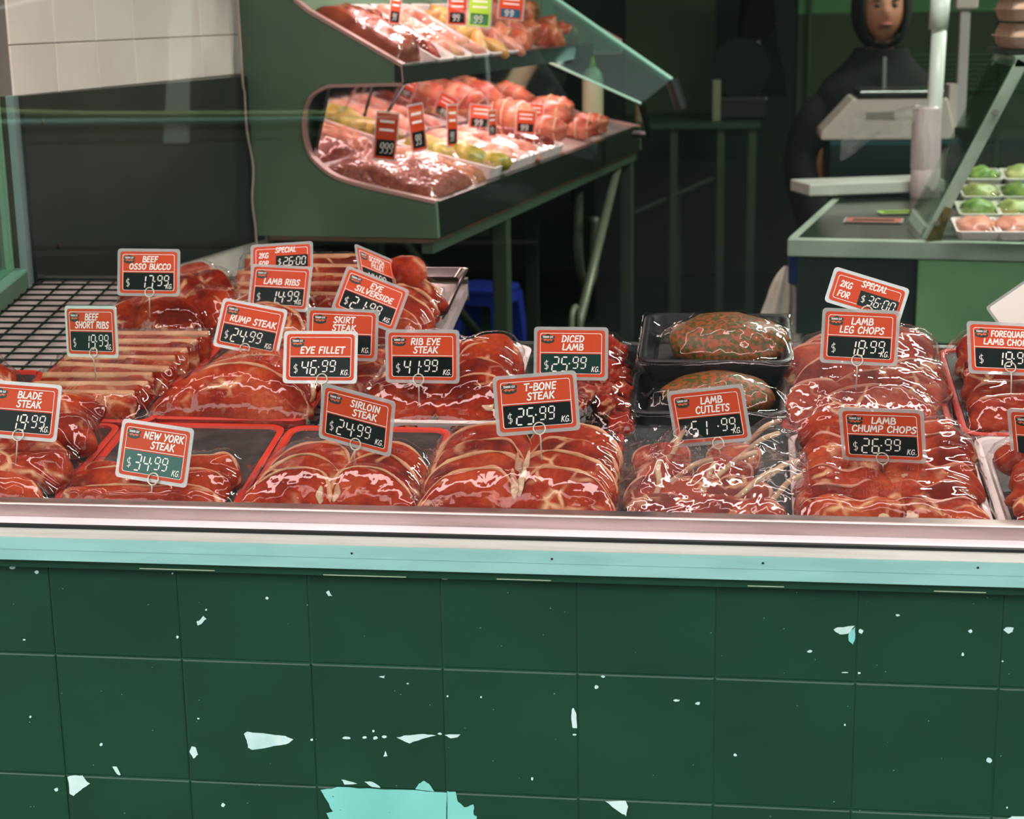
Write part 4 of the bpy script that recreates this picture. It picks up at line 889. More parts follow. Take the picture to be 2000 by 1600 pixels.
# cabinet stand
SB = thing('cabinet_stand', 'dark tube frame stand with diagonal braces under the display cabinet', 'stand', P0, (0, 0, -A8))
M_LEG = mat('dim_green_tube', (66, 78, 64), .45, .3)
for y in (.62, 2.20):
    for x in (.40, .06): bevel(MB().box((x-.02, y, .0), (x+.02, y+.04, .985)).build('leg', M_LEG, SB), .003)
    MB().box((.06, y+.005, .94), (.40, y+.035, .985)).build('cross_rail', M_LEG, SB)
MB().box((.385, .66, .30), (.415, 2.20, .34)).build('long_rail', M_LEG, SB)
MB().cyl((.40, 2.05, .975), (.40, 1.20, .34), .016, 10).build('brace', mat('pale_brace', (116, 124, 104), .4, .3), SB, smooth=True)
MB().cyl((.06, .75, .95), (.06, 1.9, .30), .014, 10).build('brace', M_LEG, SB, smooth=True)
MB().tube([Vector(q) for q in catmull([(.30, 1.9, .92), (.30, 1.9, .70), (.30, 1.98, .60), (.30, 2.1, .60), (.30, 2.14, .68), (.30, 2.14, .8)], 5)], .02, 10).build('drain_pipe', mat('dim_pipe', (80, 88, 76), .4), SB, smooth=True)
MB().tube([Vector(q) for q in catmull([(.42, 1.3, .56), (.42, 1.32, .62), (.42, 1.38, .62), (.42, 1.40, .50), (.42, 1.36, .34)], 5)], .009, 8).build('hook', mat('pale_hook', (120, 130, 108), .4), SB, smooth=True)

# goods in the cabinet (cabinet coordinates)
CM = Matrix.Translation(P0) @ Matrix.Rotation(-A8, 4, 'Z')
DS = math.atan2(-.067, .287)
def deck(lower, s, y, h=.0):
    """point on a deck: s across, y along"""
    z = (1.157+(s-.15)*(1.090-1.157)/.287) if lower else (1.494+(s-.134)*(1.357-1.494)/.237)
    return CM @ Vector((s, y, z+h))
def drot(lower): return (Matrix.Rotation(-A8, 4, 'Z') @ Matrix.Rotation(.23 if lower else .523, 4, 'Y')).to_euler()
def ctray(lower, y0, y1, label, fill, mt=TWHITE, s0=None, s1=None, depth=.03):
    s0 = s0 or (.165 if lower else .150); s1 = s1 or (.425 if lower else .365); sl = .23 if lower else .523
    ln = (s1-s0)/math.cos(sl); w = y1-y0
    t = thing('cabinet_tray', label, 'meat tray', deck(lower, s0, y0, .002), drot(lower), 'white trays in the display cabinet')
    rings = [[(px+ln/2, py+w/2, z) for px, py in rrect(ln-2*i, w-2*i, .014)] for i, z in ((.008, 0), (0, depth), (.002, depth+.002), (.007, depth), (.013, .006))]
    MB().loft(rings).build('tray', mt, t, auto=.8)
    fill(t, ln, w); return t
def f_lumps(mt, r, n, sc=(1.3, 1, .7), amp=.3, nm='meat_piece', z=.02):
    def f(t, ln, w):
        rr = random.Random(n*31+int(r*1e4)); k = 0
        for i in range(n):
            o = link(nm, lump_mesh('cl_%s_%.3f_%d' % (mt.name, r, i % 4), r, i % 4+3, mt, amp, 2, sc), t)
            o.matrix_basis = MX(.03+(ln-.06)*(i+.5)/n+rr.uniform(-.01, .01), w/2+rr.uniform(-.25, .25)*w*.7, z+rr.uniform(0, .008), rr.uniform(-15, 15), rr.uniform(-15, 15), rr.uniform(0, 180))
        P = MB(); nx, ny = 12, 6
        P.add([(ln*i/nx, w*j/ny, depth_of(t)+.012*math.sin(math.pi*i/nx)*math.sin(math.pi*j/ny)+.004*nz3((i, j, 0), .7, n)) for i in range(nx+1) for j in range(ny+1)], [(i*(ny+1)+j, (i+1)*(ny+1)+j, (i+1)*(ny+1)+j+1, i*(ny+1)+j+1) for i in range(nx) for j in range(ny)])
        P.build('cling_film', FILM, t, smooth=True)
    return f
def depth_of(t): return .034
CHICK = mat('pale_yellow_chicken', (214, 168, 90), .35, 0, (190, 130, 70), 18, 4)
CHICKP = mat('pink_chicken', (222, 160, 138), .35, 0, (206, 128, 106), 18, 4)
SAUS = mat('pale_sausage', (206, 138, 118), .35, 0, (186, 108, 90), 18, 4)
MARI = mat('green_marinade', (176, 152, 60), .35, 0, (120, 120, 40), 40, 4)
STUF = mat('stuffed_roast', (168, 66, 44), .4, 0, (198, 116, 80), 16, 5, bump=.5, bscale=50)
# lower deck: mince heap in film
mp = thing('mince_pack', 'large heap of minced meat in shiny film at near end of lower cabinet deck', 'meat', deck(True, .165, .04, .004), drot(True))
def heap(w, l, h, mt, nm, parent, seed, nx=34, ny=34, off=(0, 0), lumpy=.006):
    V = []; Fc = []
    for i in range(nx+1):
        for j in range(ny+1):
            a, b = i/nx*2-1, j/ny*2-1; e = max(0, (1-abs(a)**5))*max(0, (1-abs(b)**5)); e = e**.45
            V.append((off[0]+w*i/nx, off[1]+l*j/ny, h*e*(.72+.35*nz3((i/nx*3, j/ny*3, 0), 1, seed))+lumpy*nz3((i, j, 0), .45, seed)*e))
    for i in range(nx):
        for j in range(ny): Fc.append((i*(ny+1)+j, (i+1)*(ny+1)+j, (i+1)*(ny+1)+j+1, i*(ny+1)+j+1))
    V2 = [(x, y, 0) for x, y, z in V if False]
    m = MB().add(V, Fc); return m.build(nm, mt, parent, smooth=True)
heap(.262, .30, .052, MINCE, 'mince_heap', mp, 3); heap(.268, .306, .056, FILM2, 'cling_film', mp, 3, off=(-.003, -.003), lumpy=.009)
mp2 = thing('mince_pack', 'pale coarse mince heap behind the large mince heap', 'meat', deck(True, .165, .35, .004), drot(True))
heap(.262, .11, .045, mat('coarse_mince', (150, 92, 62), .5, 0, (196, 128, 96), 60, 5, bump=.9, bscale=140), 'mince_heap', mp2, 8, 30, 14); heap(.268, .114, .048, FILM, 'cling_film', mp2, 8, 20, 10, off=(-.003, -.002))
ctray(True, .48, .67, 'white cabinet tray of yellow marinated chicken on lower deck', f_lumps(MARI, .045, 6, (1.3, 1.2, .7)))
ctray(True, .69, .84, 'white cabinet tray of pale chicken fillets beside the yellow chicken', f_lumps(CHICKP, .036, 6))
ctray(True, .86, 1.02, 'white cabinet tray of sausages third from the mince', f_lumps(SAUS, .026, 8, (2, .8, .8)))
ctray(True, 1.04, 1.20, 'white cabinet tray of dark meat pieces, farthest on lower deck', f_lumps(BEEFD, .03, 8))
for k, (s, y, r, sc, lab) in enumerate(((.23, 1.34, .075, (1.0, 1.2, .75), 'large tied roast nearest the far trays on lower deck'), (.33, 1.36, .055, (1.3, 1.0, .75), 'smaller roast in front of the large tied roast'),
        (.26, 1.62, .065, (1.5, 1.0, .75), 'long rolled roast on the lower deck'), (.37, 1.62, .042, (1.5, 1.0, .8), 'short rolled roast at the front lip'), (.36, 1.84, .042, (1.4, 1.0, .8), 'last rolled roast at far end of lower deck'), (.22, 1.88, .06, (1.2, 1.2, .75), 'far roast against the cabinet mirror'))):
    t = thing('rolled_roast', lab, 'roast', deck(True, s, y, .0), (0, 0, -A8), 'rolled roasts on the lower cabinet deck')
    o = link('roast_body', lump_mesh('roast%d' % k, r, k+2, STUF, .28, 3, sc, 2.2), t); o.location = (0, 0, r*sc[2]*.85)
    for j in (-1, 0, 1):
        q = r*.55*j*sc[0]; pts = [(q, 1.02*r*sc[1]*math.cos(a)*(1-.16*j*j), r*sc[2]*.85+1.04*r*sc[2]*math.sin(a)*(1-.16*j*j)) for a in [i*math.pi/8 for i in range(16)]]
        MB().tube(pts, .0018, 5, closed=True).build('string', mat('roast_string', (220, 180, 150), .7), t)
# upper deck
rb = thing('roast_beef', 'long browned roast in film at near end of upper cabinet deck', 'roast', deck(False, .150, .03, .002), drot(False))
BROWN = mat('browned_roast', (150, 70, 42), .4, 0, (112, 44, 26), 16, 5, bump=.4, bscale=40)
heap(.225, .17, .075, BROWN, 'roast_body', rb, 5, 30, 18); heap(.231, .176, .077, FILM, 'cling_film', rb, 5, 26, 14, off=(-.003, -.003))
uy = .225
for k, (w, mtt, r, n, lab) in enumerate(((.13, BEEFD, .026, 7, 'white cabinet tray of dark sliced meat nearest the roast on upper deck'), (.13, CHICKP, .024, 8, 'white cabinet tray of thin slices, second on upper deck'), (.14, SAUS, .024, 9, 'white cabinet tray of pink sausages, third on upper deck'),
        (.15, CHICK, .03, 7, 'white cabinet tray of crumbed chicken, fourth on upper deck'), (.15, SAUS, .03, 7, 'white cabinet tray of marinated pieces, fifth on upper deck'))):
    ctray(False, uy, uy+w, lab, f_lumps(mtt, r, n, (1.8, .8, .7))); uy += w+.012
PORK = mat('knuckle_skin', (184, 112, 78), .4, 0, (156, 62, 40), 20, 4, bump=.4, bscale=40)
rr = random.Random(12)
for k in range(26):
    y = uy+.03+(k//2)*.062; s = .20+.10*(k % 2)+rr.uniform(-.02, .02)
    if y > 1.72: break
    t = thing('meat_knuckle', 'pinkish meat knuckle heaped toward far end of upper cabinet deck', 'meat', deck(False, s, y, .018+rr.uniform(0, .012)), (0, 0, rr.uniform(0, 6)), 'meat knuckles on the upper cabinet deck')
    o = link('knuckle_body', lump_mesh('kn%d' % (k % 5), .040, k % 5+11, PORK if k % 3 else STUF, .4, 3, (1.2, .9, .8), 1.6), t); o.rotation_euler = (rr.uniform(0, 1), rr.uniform(0, 1), 0)
# small tickets in the cabinet
MG = mat('ticket_lime', (170, 214, 60), .4); MBL = mat('ticket_blue_panel', (30, 84, 110), .4)
def cticket(px, py, wpx, hpx, depth, label, yaw=0, roll=0, red=None, dark=None, price=None):
    p = onY(px, py, depth); s = depth/F*1.03; w, h = wpx*s, hpx*s
    t = thing('cabinet_ticket', label, 'price ticket', (0, 0, 0), (0, 0, 0), 'small price tickets in the display cabinet')
    t.matrix_world = Matrix.Translation(p) @ Matrix.Rotation(math.radians(yaw), 4, 'Z') @ Matrix.Rotation(math.radians(roll), 4, 'Y')
    MB().prism([(a, .0008, b) for a, b in rrect(w, h, .003)], (0, -.0016, 0)).build('clear_card', M_CARD, t)
    m = MB(); flat(m, rrect(w*.88, h*.92, .002), -.0010); m.build('red_panel', red or M_RED, t)
    m = MB(); flat(m, [(a, b-h*.24) for a, b in rrect(w*.74, h*.34, .001)], -.0012); m.build('price_panel', dark or M_PB, t)
    m = MB(); q = h*.13
    for j in (0, 1):
        m.box((-w*.3, -.0013, h*(.10+.17*j)), (w*.3, -.0012, h*(.10+.17*j)+h*.05))
    m.build('print_lines', M_PRINT, t)
    m = MB(); x = -w*.22
    for c in (price or '99'): seg_digit(m, c, x, -h*.34, w*.12, h*.2, -.0013, w*.03); x += w*.19
    m.build('price_digits', M_PRINT, t)
    MB().cyl((0, .001, -h/2+.004), (0, .001, -h/2-.022), .001, 6).build('wire_pin', M_PIN, t)
for a in ((754, 266, 46, 94, 3.60, 'tall red cabinet ticket standing in the near mince heap', 12, 7, None, None, '999'), (815, 250, 40, 92, 3.78, 'red cabinet ticket second along the lower deck', 50, -6), (883, 246, 34, 82, 4.05, 'narrow red cabinet ticket seen nearly edge on, lower deck', 62, 2),
          (938, 228, 44, 46, 4.6, 'short red cabinet ticket at back of the lower deck', 5, 6), (961, 241, 26, 50, 4.25, 'small edge-on red ticket in the yellow chicken', 60, 0), (1027, 238, 40, 46, 4.6, 'red cabinet ticket among the far white trays', 10, 5), (1046, 224, 30, 42, 4.9, 'farthest red cabinet ticket on lower deck', 25, 8),
          (772, 18, 24, 58, 3.75, 'red ticket behind the browned roast on upper deck', 40, 8), (893, 20, 38, 56, 4.0, 'red ticket in the middle of the upper deck', 14, 3)): cticket(*a)
cticket(937, 22, 46, 60, 4.15, 'lime green ticket on the upper cabinet deck', 10, 5, red=MG, dark=mat('ticket_green_panel', (40, 110, 50), .4))
cticket(998, 14, 50, 46, 4.35, 'red ticket with blue panel on the upper cabinet deck', 8, 6, dark=MBL)
# black tongs leaning on the mirror
MB_ = MB().cyl(CM @ Vector((.24, .40, 1.335)), CM @ Vector((.20, .34, 1.245)), .004, 8).build('tongs', M_BLACK, smooth=True); tag(MB_, 'thin black handle leaning in the lower cabinet compartment', 'tongs')
# tilted glass flap at the far end
gf = thing('glass_flap', 'tilted teal glass flap at far end of the display cabinet', 'glass', (0, 0, 0))
M_TEAL = glassy('teal_glass', .10, .8, (.55, .85, .82), .05, (.6, 1, .95), haze=.06)
g = [onY(1060, -20, 5.2), onY(1312, 155, 5.2), onY(1252, 202, 5.0), onY(1052, 112, 5.0)]
g = [Vector(q) for q in g]; nrm = (g[1]-g[0]).cross(g[3]-g[0]).normalized()*.006
MB().prism(g, nrm).build('glass_sheet', M_TEAL, gf)
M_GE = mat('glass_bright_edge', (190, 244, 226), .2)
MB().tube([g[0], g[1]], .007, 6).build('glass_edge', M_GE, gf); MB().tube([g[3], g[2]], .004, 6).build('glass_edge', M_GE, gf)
br = MB().cyl(g[1], g[1]+Vector((.03, 0, -.09)), .02, 8); br.build('hinge', M_BLACK, gf)
MB().tube([g[2], g[2]+Vector((.02, .1, -.10)), Vector(onY(1240, 262, 5.2))], .012, 6).build('support_arm', M_BLACK, gf)
# squeeze bottle behind
bt = thing('squeeze_bottle', 'pale squeeze bottle with green nozzle beside the cabinet end', 'bottle', cabp(.30, 2.14, 1.094+.028))
MB().loft([[(r*math.cos(q), r*math.sin(q), z) for q in [k*math.pi/8 for k in range(16)]] for r, z in ((.033, 0), (.035, .005), (.035, .14), (.028, .165), (.014, .18))]).build('bottle_body', mat('bottle_pale', (160, 160, 130), .4), bt, auto=.7)
MB().cyl((0, 0, .18), (0, 0, .215), .011, 10, .004).build('nozzle', mat('nozzle_green', (150, 170, 40), .4), bt, smooth=True)

# ------------------------------------------------------------------ service counter on the right
CZ = .95
M_CTOP = mat('counter_dark_top', (44, 56, 48), .14, .2, (36, 46, 40), 4, 3)
M_CEDGE = mat('counter_steel_edge', (196, 210, 194), .35, .35, (170, 186, 172), 6, 3)
M_CBODY = mat('counter_green_panel', (122, 166, 116), .4, 0, (106, 148, 104), 3, 4)
M_CDARK = mat('counter_dark_panel', (40, 54, 50), .35, 0, (32, 44, 42), 4, 4)
A = Vector(onZ(1538, 467, CZ)); Bv = Vector(onZ(2000, 476, CZ)); Cb = Vector(onZ(1642, 374, CZ))
ex = (Bv-A).normalized(); ey = (Cb-A).normalized(); Br = A+ex*2.2; CL = (Cb-A).length
ct = thing('service_counter', 'dark topped service counter with steel edge at right inside the shop', 'counter', (0, 0, 0))
def CP(a, b, z=0): return A+ex*a+ey*b+Vector((0, 0, z))
MB().prism([CP(0.004, .004, -.003), CP(2.2, .004, -.003), CP(2.2, CL, -.003), CP(.004, CL, -.003)], (0, 0, .003)).build('counter_top', M_CTOP, ct)
bevel(MB().prism([CP(0, 0, -.042), CP(2.2, 0, -.042), CP(2.2, .03, -.042), CP(0, .03, -.042)], (0, 0, .0425)).build('front_edge', M_CEDGE, ct), .003)
MB().prism([CP(0, 0.03, -.042), CP(.02, .03, -.042), CP(.02, CL, -.042), CP(0, CL, -.042)], (0, 0, .0425)).build('side_edge', M_CEDGE, ct)
MB().prism([CP(.02, .03, -.06), CP(2.2, .03, -.06), CP(2.2, CL, -.06), CP(.02, CL, -.06)], (0, 0, .02)).build('under_frame', M_BLACK, ct)
def zpx(y, x=1650): return onY(x, y, A.y)[2]-CZ
z650 = zpx(655)
MB().prism([CP(.022, .02, z650), CP(.30, .02, z650), CP(.30, .5, z650), CP(.022, .5, z650)], (0, 0, -.045-z650)).build('drawer_box', M_CDARK, ct)
MB().prism([CP(.30, .012, -.95), CP(2.2, .012, -.95), CP(2.2, .6, -.95), CP(.30, .6, -.95)], (0, 0, .905)).build('body_panel', M_CBODY, ct)
MB().prism([CP(.298, .008, -.95), CP(.306, .008, -.95), CP(.306, .012, -.95), CP(.298, .012, -.95)], (0, 0, .905)).build('panel_seam', M_BLACK, ct)
MB().prism([CP(.30, .009, zpx(690)), CP(2.2, .009, zpx(690)), CP(2.2, .012, zpx(690)), CP(.30, .012, zpx(690))], (0, 0, zpx(662)-zpx(690))).build('kick_strip', M_CDARK, ct)
for a, b in ((.05, CL-.06), (.05, .55)):
    MB().prism([CP(a, b, -.95), CP(a+.04, b, -.95), CP(a+.04, b+.04, -.95), CP(a, b+.04, -.95)], (0, 0, .9)).build('leg', M_STEEL2, ct)
# ribbed hose by the drawer box
h0 = CP(.27, .0, zpx(640)); pts = [h0+Vector((.02*math.sin(k*.25), -.01, -.012*k)) for k in range(26)]
tag(MB().tube(pts, [.013 if k % 2 else .010 for k in range(26)], 10).build('ribbed_hose', mat('hose_beige', (120, 112, 88), .5), smooth=True), 'short ribbed beige hose hanging under the counter drawer', 'hose')

# ---- weighing scale on a dark riser
sp = Vector(onZ(1735, 352, CZ))
rs = thing('riser_box', 'dark box on the counter carrying the weighing scale', 'box', sp, (0, 0, 0))
w_ = sp.y/F
bevel(MB().box((-112*w_, 0, 0), (130*w_, .30, 72*w_)).build('box_shell', mat('riser_dark_teal', (20, 34, 36), .3), rs), .006)
MB().box((-112*w_, -.002, 66*w_), (130*w_, .302, 74*w_)).build('box_lid', mat('riser_lid_teal', (24, 70, 76), .3), rs)
sc = thing('weighing_scale', 'grey electronic weighing scale with pole display on the counter', 'scale', sp+Vector((0, .02, 75*w_)))
M_SCB = mat('scale_beige_plastic', (196, 186, 176), .45); M_SCL = mat('scale_pan_steel', (120, 124, 122), .25, .9)
u = w_
prof = [(-128*u, 0), (122*u, 0), (120*u, 20*u), (105*u, 78*u), (-70*u, 78*u), (-128*u, 14*u)]
bevel(MB().prism([(x, 0, z) for x, z in prof], (0, .26, 0)).build('scale_body', M_SCB, sc), .006)
bevel(MB().box((-58*u, -.01, 84*u), (98*u, .25, 92*u)).build('weighing_pan', M_SCL, sc), .003)
MB().box((-62*u, -.004, 78*u), (100*u, .24, 84*u)).build('pan_gap', M_BLACK, sc)
MB().box((-45*u, -.0015, 38*u), (8*u, 0, 52*u)).build('maker_plate', mat('scale_plate', (130, 122, 114), .4), sc)
MB().box((82*u, -.0015, 4*u), (95*u, 0, 38*u)).build('sticker', mat('scale_sticker', (210, 196, 190), .5, 0, (120, 112, 108), 300, 2), sc)
MB().cyl((86*u, .1, 78*u), (86*u, .1, 118*u), .004, 8).build('pan_guard', M_SCL, sc); MB().cyl((99*u, .1, 78*u), (99*u, .1, 118*u), .004, 8).build('pan_guard', M_SCL, sc)
MB().box((112*u, .06, 6*u), (128*u, .16, 100*u)).build('pole_mount', M_SCB, sc)
bevel(MB().box((128*u, .08, 20*u), (146*u, .12, 240*u)).build('display_pole', mat('display_pole_grey', (176, 172, 172), .4), sc), .003)
bevel(MB().box((118*u, .06, 240*u), (158*u, .14, 340*u)).build('display_head', M_SCB, sc), .006)
MB().box((112*u, .04, -28*u), (158*u, .16, 20*u)).build('pole_foot', M_BLACK, sc)
# pale board on the counter in front of the riser
bp_ = Vector(onZ(1580, 392, CZ)); bq = Vector(onZ(1845, 382, CZ)); d = (bq-bp_); nrm = Vector((-d.y, d.x, 0)).normalized()
tag(bevel(MB().prism([bp_+Vector((0, 0, .012)), bq+Vector((0, 0, .012)), bq+nrm*.16+Vector((0, 0, .012)), bp_+nrm*.16+Vector((0, 0, .012))], (0, 0, .034)).build('plastic_board', mat('pale_board', (186, 190, 180), .4), None), .004), 'pale plastic board lying under the dark riser on the counter', 'board')
# bag roll on a white pipe stand
bs = Vector(onZ(1806, 386, CZ)); u = bs.y/F
rl_ = thing('bag_roll_stand', 'white pipe stand carrying a fat roll of plastic bags on the counter', 'stand', bs)
MB().cyl((8*u, 0, .0), (14*u, 0, 330*u), 14*u, 16).build('pipe', mat('white_pipe', (214, 222, 212), .35), rl_, smooth=True)
MB().cyl((11.5*u, 0, 312*u), (13.5*u, 0, 374*u), 18*u, 16).build('pipe_coupling', mat('white_pipe', (214, 222, 212), .35), rl_, smooth=True)
MB().cyl((14*u, 0, 374*u), (16*u, 0, 520*u), 15*u, 16).build('pipe', mat('white_pipe', (214, 222, 212), .35), rl_, smooth=True)
MB().loft([[(r*u*math.cos(q)+x*u, r*u*math.sin(q), z*u) for q in [k*math.pi/10 for k in range(20)]] for r, x, z in ((26, 0, 0), (28, 0, 3), (28, 0, 52), (27, 0, 54), (28, -1, 58), (27.5, -2, 130), (26, -2, 168), (22, -2, 172))]).build('bag_roll', mat('pinkish_bag_roll', (206, 192, 192), .35, 0, (192, 176, 178), 14, 3, stretch=(6, 6, 1)), rl_, auto=.7)
# loose film hanging over the scale from the roll
V = []; nx, ny = 16, 10
for i in range(nx+1):
    for j in range(ny+1):
        a, b = i/nx, j/ny; V.append((-(10+a*150)*u, -.03-.02*math.sin(a*5)+.02*b, (176-30*a*a-b*(30+45*a)+14*nz3((a*3, b*3, 0), 1.3, 2))*u))
MB().add(V, [(i*(ny+1)+j, (i+1)*(ny+1)+j, (i+1)*(ny+1)+j+1, i*(ny+1)+j+1) for i in range(nx) for j in range(ny)]).build('loose_bag', glassy('bag_film', .12, .9, (.93, .93, .93), .12, bump=.7, bscale=14, dist=.01, haze=.10), rl_, smooth=True)
# two tickets lying on the counter
for (px, py, w, hh, yw, lab, rm) in ((1752, 416, .105, .07, 8, 'lime ticket lying flat on the dark counter top', MG), (1706, 432, .15, .09, -8, 'red ticket lying flat on the dark counter top', mat('lying_ticket_red', (190, 108, 92), .4))):
    t = thing('loose_ticket', lab, 'price ticket', onZ(px, py, CZ+.0005), (0, 0, math.radians(yw)))
    MB().prism([(a, b, .002) for a, b in rrect(w, hh, .004)], (0, 0, .001)).build('clear_card', M_CARD, t)
    MB().prism([(a, b, .0032) for a, b in rrect(w*.92, hh*.88, .004)], (0, 0, .0003)).build('printed_face', rm, t)
    MB().prism([(a, b-hh*.06, .0036) for a, b in rrect(w*.7, hh*.36, .002)], (0, 0, .0003)).build('dark_panel', M_PB, t)
# ---- glass case on the counter
g0 = Vector(onZ(1805, 472, CZ)); Yc = g0.y
def gp(x, y, dy=0): p = Vector(onY(x, y, Yc)); p.y += dy; return p
gc = thing('glass_case', 'glass food case with riveted sloping steel frame on the right of the counter', 'glass case', g0)
iv = Matrix.Translation(-g0)
def loc(p): return p-g0
a0, a1 = gp(1812, 470), gp(1998, 118)
dirv = (a1-a0).normalized(); nv = Vector((dirv.z, 0, -dirv.x))*.014
M_FRM = mat('case_frame_steel', (176, 190, 174), .45, .2, (150, 164, 148), 14, 4)
bevel(MB().prism([loc(a0-nv), loc(a0+nv), loc(a1+nv), loc(a1-nv)], (0, .014, 0)).build('sloping_bar', M_FRM, gc), .002)
MB().prism([loc(a0-nv*1.5), loc(a0-nv*1.05), loc(a1-nv*1.05), loc(a1-nv*1.5)], (0, .30, 0)).build('front_glass', glassy('case_glass', .03, .7, (.86, .97, .9)), gc)
for t_ in (.10, .72): q = a0+dirv*(a1-a0).length*t_; MB().cyl(loc(q)+Vector((0, -.004, 0)), loc(q), .007, 10).build('rivet', mat('rivet', (196, 190, 176), .3, .8), gc)
tp = gp(1990, 120); MB().prism([loc(tp)+Vector((-.008, 0, -.012)), loc(tp)+Vector((.9, 0, -.012)), loc(tp)+Vector((.9, 0, .012)), loc(tp)+Vector((-.008, 0, .012))], (0, .3, 0)).build('top_frame', M_FRM, gc)
MB().prism([loc(a0)+Vector((0, .004, .01)), loc(a0)+Vector((1.1, .004, .01)), loc(tp)+Vector((.9, .004, 0)), loc(a1)+Vector((0, .004, 0))], (0, .004, 0)).build('side_glass', glassy('case_glass2', .06, .9, (.90, .97, .92)), gc)
MB().box((.02, .02, .0), (1.1, .55, .012)).build('case_floor', M_STEEL, gc)
MB().prism([loc(a0)+Vector((-.005, -.001, -.0)), loc(a0)+Vector((.030, -.001, 0)), loc(a0)+Vector((.052, -.001, .075)), loc(a0)+Vector((.036, -.001, .080))], (0, -.002, 0)).build('rust_stain', mat('mossy_rust', (70, 70, 30), .8, 0, (110, 100, 50), 40, 4), gc)
SALAD = mat('green_salad_pack', (150, 170, 92), .4, 0, (96, 126, 58), 30, 4); CREAMP = mat('cream_pack', (196, 186, 130), .4, 0, (150, 160, 90), 24, 4)
rr = random.Random(5)
for r in range(4):
    for c in range(3):
        q = Vector(onZ(1905+c*75+r*4, 455-r*34, CZ+.03+r*.012)); mt_ = (CHICKP if r == 0 else (CREAMP, SALAD)[(c+r) % 2])
        nm_ = ('pink meat', 'pale green food', 'creamy green food', 'green vegetable')[r]
        wh = ('nearest the sloping bar', 'second from the sloping bar', 'farthest from the sloping bar')[c]
        t = thing('food_pack', '%s pack in the glass case, row %s, %s' % (nm_, ('front', 'second', 'third', 'back')[r], wh), 'food pack', q, (math.radians(8), 0, 0), 'food packs in the glass case')
        MB().loft([[(px, py, z) for px, py in rrect(.10-2*i, .13-2*i, .012)] for i, z in ((.008, 0), (0, .02), (.004, .021), (.01, .006))]).build('tray', TWHITE, t, auto=.7)
        o = link('food', lump_mesh('food%d%s' % (r, mt_.name), .045, r+c, mt_, .3, 3, (.95, 1.2, .5), 2), t); o.location = (0, 0, .016)
        heap(.10, .13, .034, FILM, 'cling_film', t, r*3+c, 14, 16, off=(-.05, -.065))
ll = area('case_fill_light', (0, 0, 0), .8, .03, 3.0, (.95, 1, .8)); ll.parent = gc; ll.location = (.62, .16, loc(tp).z-.03)  # added light with no visible lamp, brightens the food packs
# egg trays stacked on the case
eg = Vector((gp(1972, 100).x, Yc+.05, gp(1972, 106).z))
bb = MB().box((0, 0, 0), (.34, .3, .012)).build('case_shelf', M_BLACK, None); bb.location = eg+Vector((0, -.01, -.004)); tag(bb, 'black shelf strip on top of the glass case under the egg trays', 'shelf')
M_EGG = mat('pinkish_pulp_board', (196, 160, 140), .85, 0, (180, 142, 122), 20, 4)
for k in range(3):
    t = thing('egg_tray', 'pinkish pulp egg tray, %s of the stack on the glass case' % ('lowest', 'second', 'third')[k], 'egg tray', eg+Vector((.005, 0, .010+k*.062)), (0, 0, 0), 'egg trays stacked on the glass case')
    for side, m0 in (('tray_half', 0), ('tray_half', 1)):
        rings = []
        for z, i in (((0, .012), (.012, .004), (.026, .0)) if not m0 else ((.027, .0), (.042, .006), (.056, .013))):
            rings.append([(px*(1+.03*math.sin(px*130))+.15, py+.14, z) for px, py in rrect(.29-2*i, .27-2*i, .02, 6)])
        MB().loft(rings).build(side, M_EGG, t, auto=.6)
    MB().loft([[(px+.15, py+.14, z) for px, py in rrect(.304, .284, .02, 6)] for z in (.0255, .0285)]).build('tray_rim', M_EGG, t)
# hanging white bag with blue clip at the counter end
hb = thing('hanging_bag', 'crumpled white plastic bag hanging at the left end of the counter', 'bag', Vector(onY(1535, 520, A.y+.12)))
u = (A.y+.12)/F; rings = []
for k in range(16):
    z = -k*14*u; wd = (5+26*(1-math.exp(-k/3.0))+k*1.2)*u; cx = (2-k*1.2)*u
    rings.append([(cx+(wd*math.cos(q))*(1+.12*math.sin(5*q+k*.35)+.16*math.sin(9*q+k*.1)), .55*wd*math.sin(q)*(1+.30*math.sin(9*q+k*.12)), z) for q in [i*math.pi/16 for i in range(32)]])
MB().loft(rings).build('bag_body', mat('white_bag_plastic', (226, 218, 204), .5, 0, (200, 190, 174), 16, 3), hb, smooth=True)
bevel(MB().box((4*u, -.03, -30*u), (22*u, .03, 42*u)).build('blue_clip', mat('blue_clip', (34, 56, 120), .4), hb), .003)
# ---- blue plastic stool
sY = 6.3; s0 = Vector(onY(950, 570, sY)); u = sY/F; zt = onY(950, 556, sY)[2]
so = thing('plastic_stool', 'dark blue moulded plastic stool on the shop floor', 'stool', (s0.x, sY, 0), (0, 0, math.radians(-14)))
M_BLUE = mat('blue_stool_plastic', (70, 92, 235), .4)
bevel(MB().loft([[(px, py, z) for px, py in rrect(w, w, .03)] for w, z in ((.21, zt-.03), (.215, zt-.01), (.20, zt))]).build('seat', M_BLUE, so), .003)
for sx in (-1, 1):
    for sy in (-1, 1):
        MB().loft([[(sx*(.105-.022+px)+sx*off, sy*(.105-.022+py)+sy*off, z) for px, py in ((-.024, -.024), (.024, -.024), (.024, .024), (-.024, .024))] for z, off in ((0, .035), (zt-.03, 0))]).build('leg', M_BLUE, so)
for k in range(4):
    ang = k*math.pi/2; R = Matrix.Rotation(ang, 4, 'Z')
    MB().prism([R @ Vector(q) for q in ((-.08, -.104, zt-.03), (.08, -.104, zt-.03), (.08, -.108, zt-.09), (.05, -.108, zt-.065), (-.05, -.108, zt-.065), (-.08, -.108, zt-.09))], R @ Vector((0, .006, 0))).build('apron', M_BLUE, so)
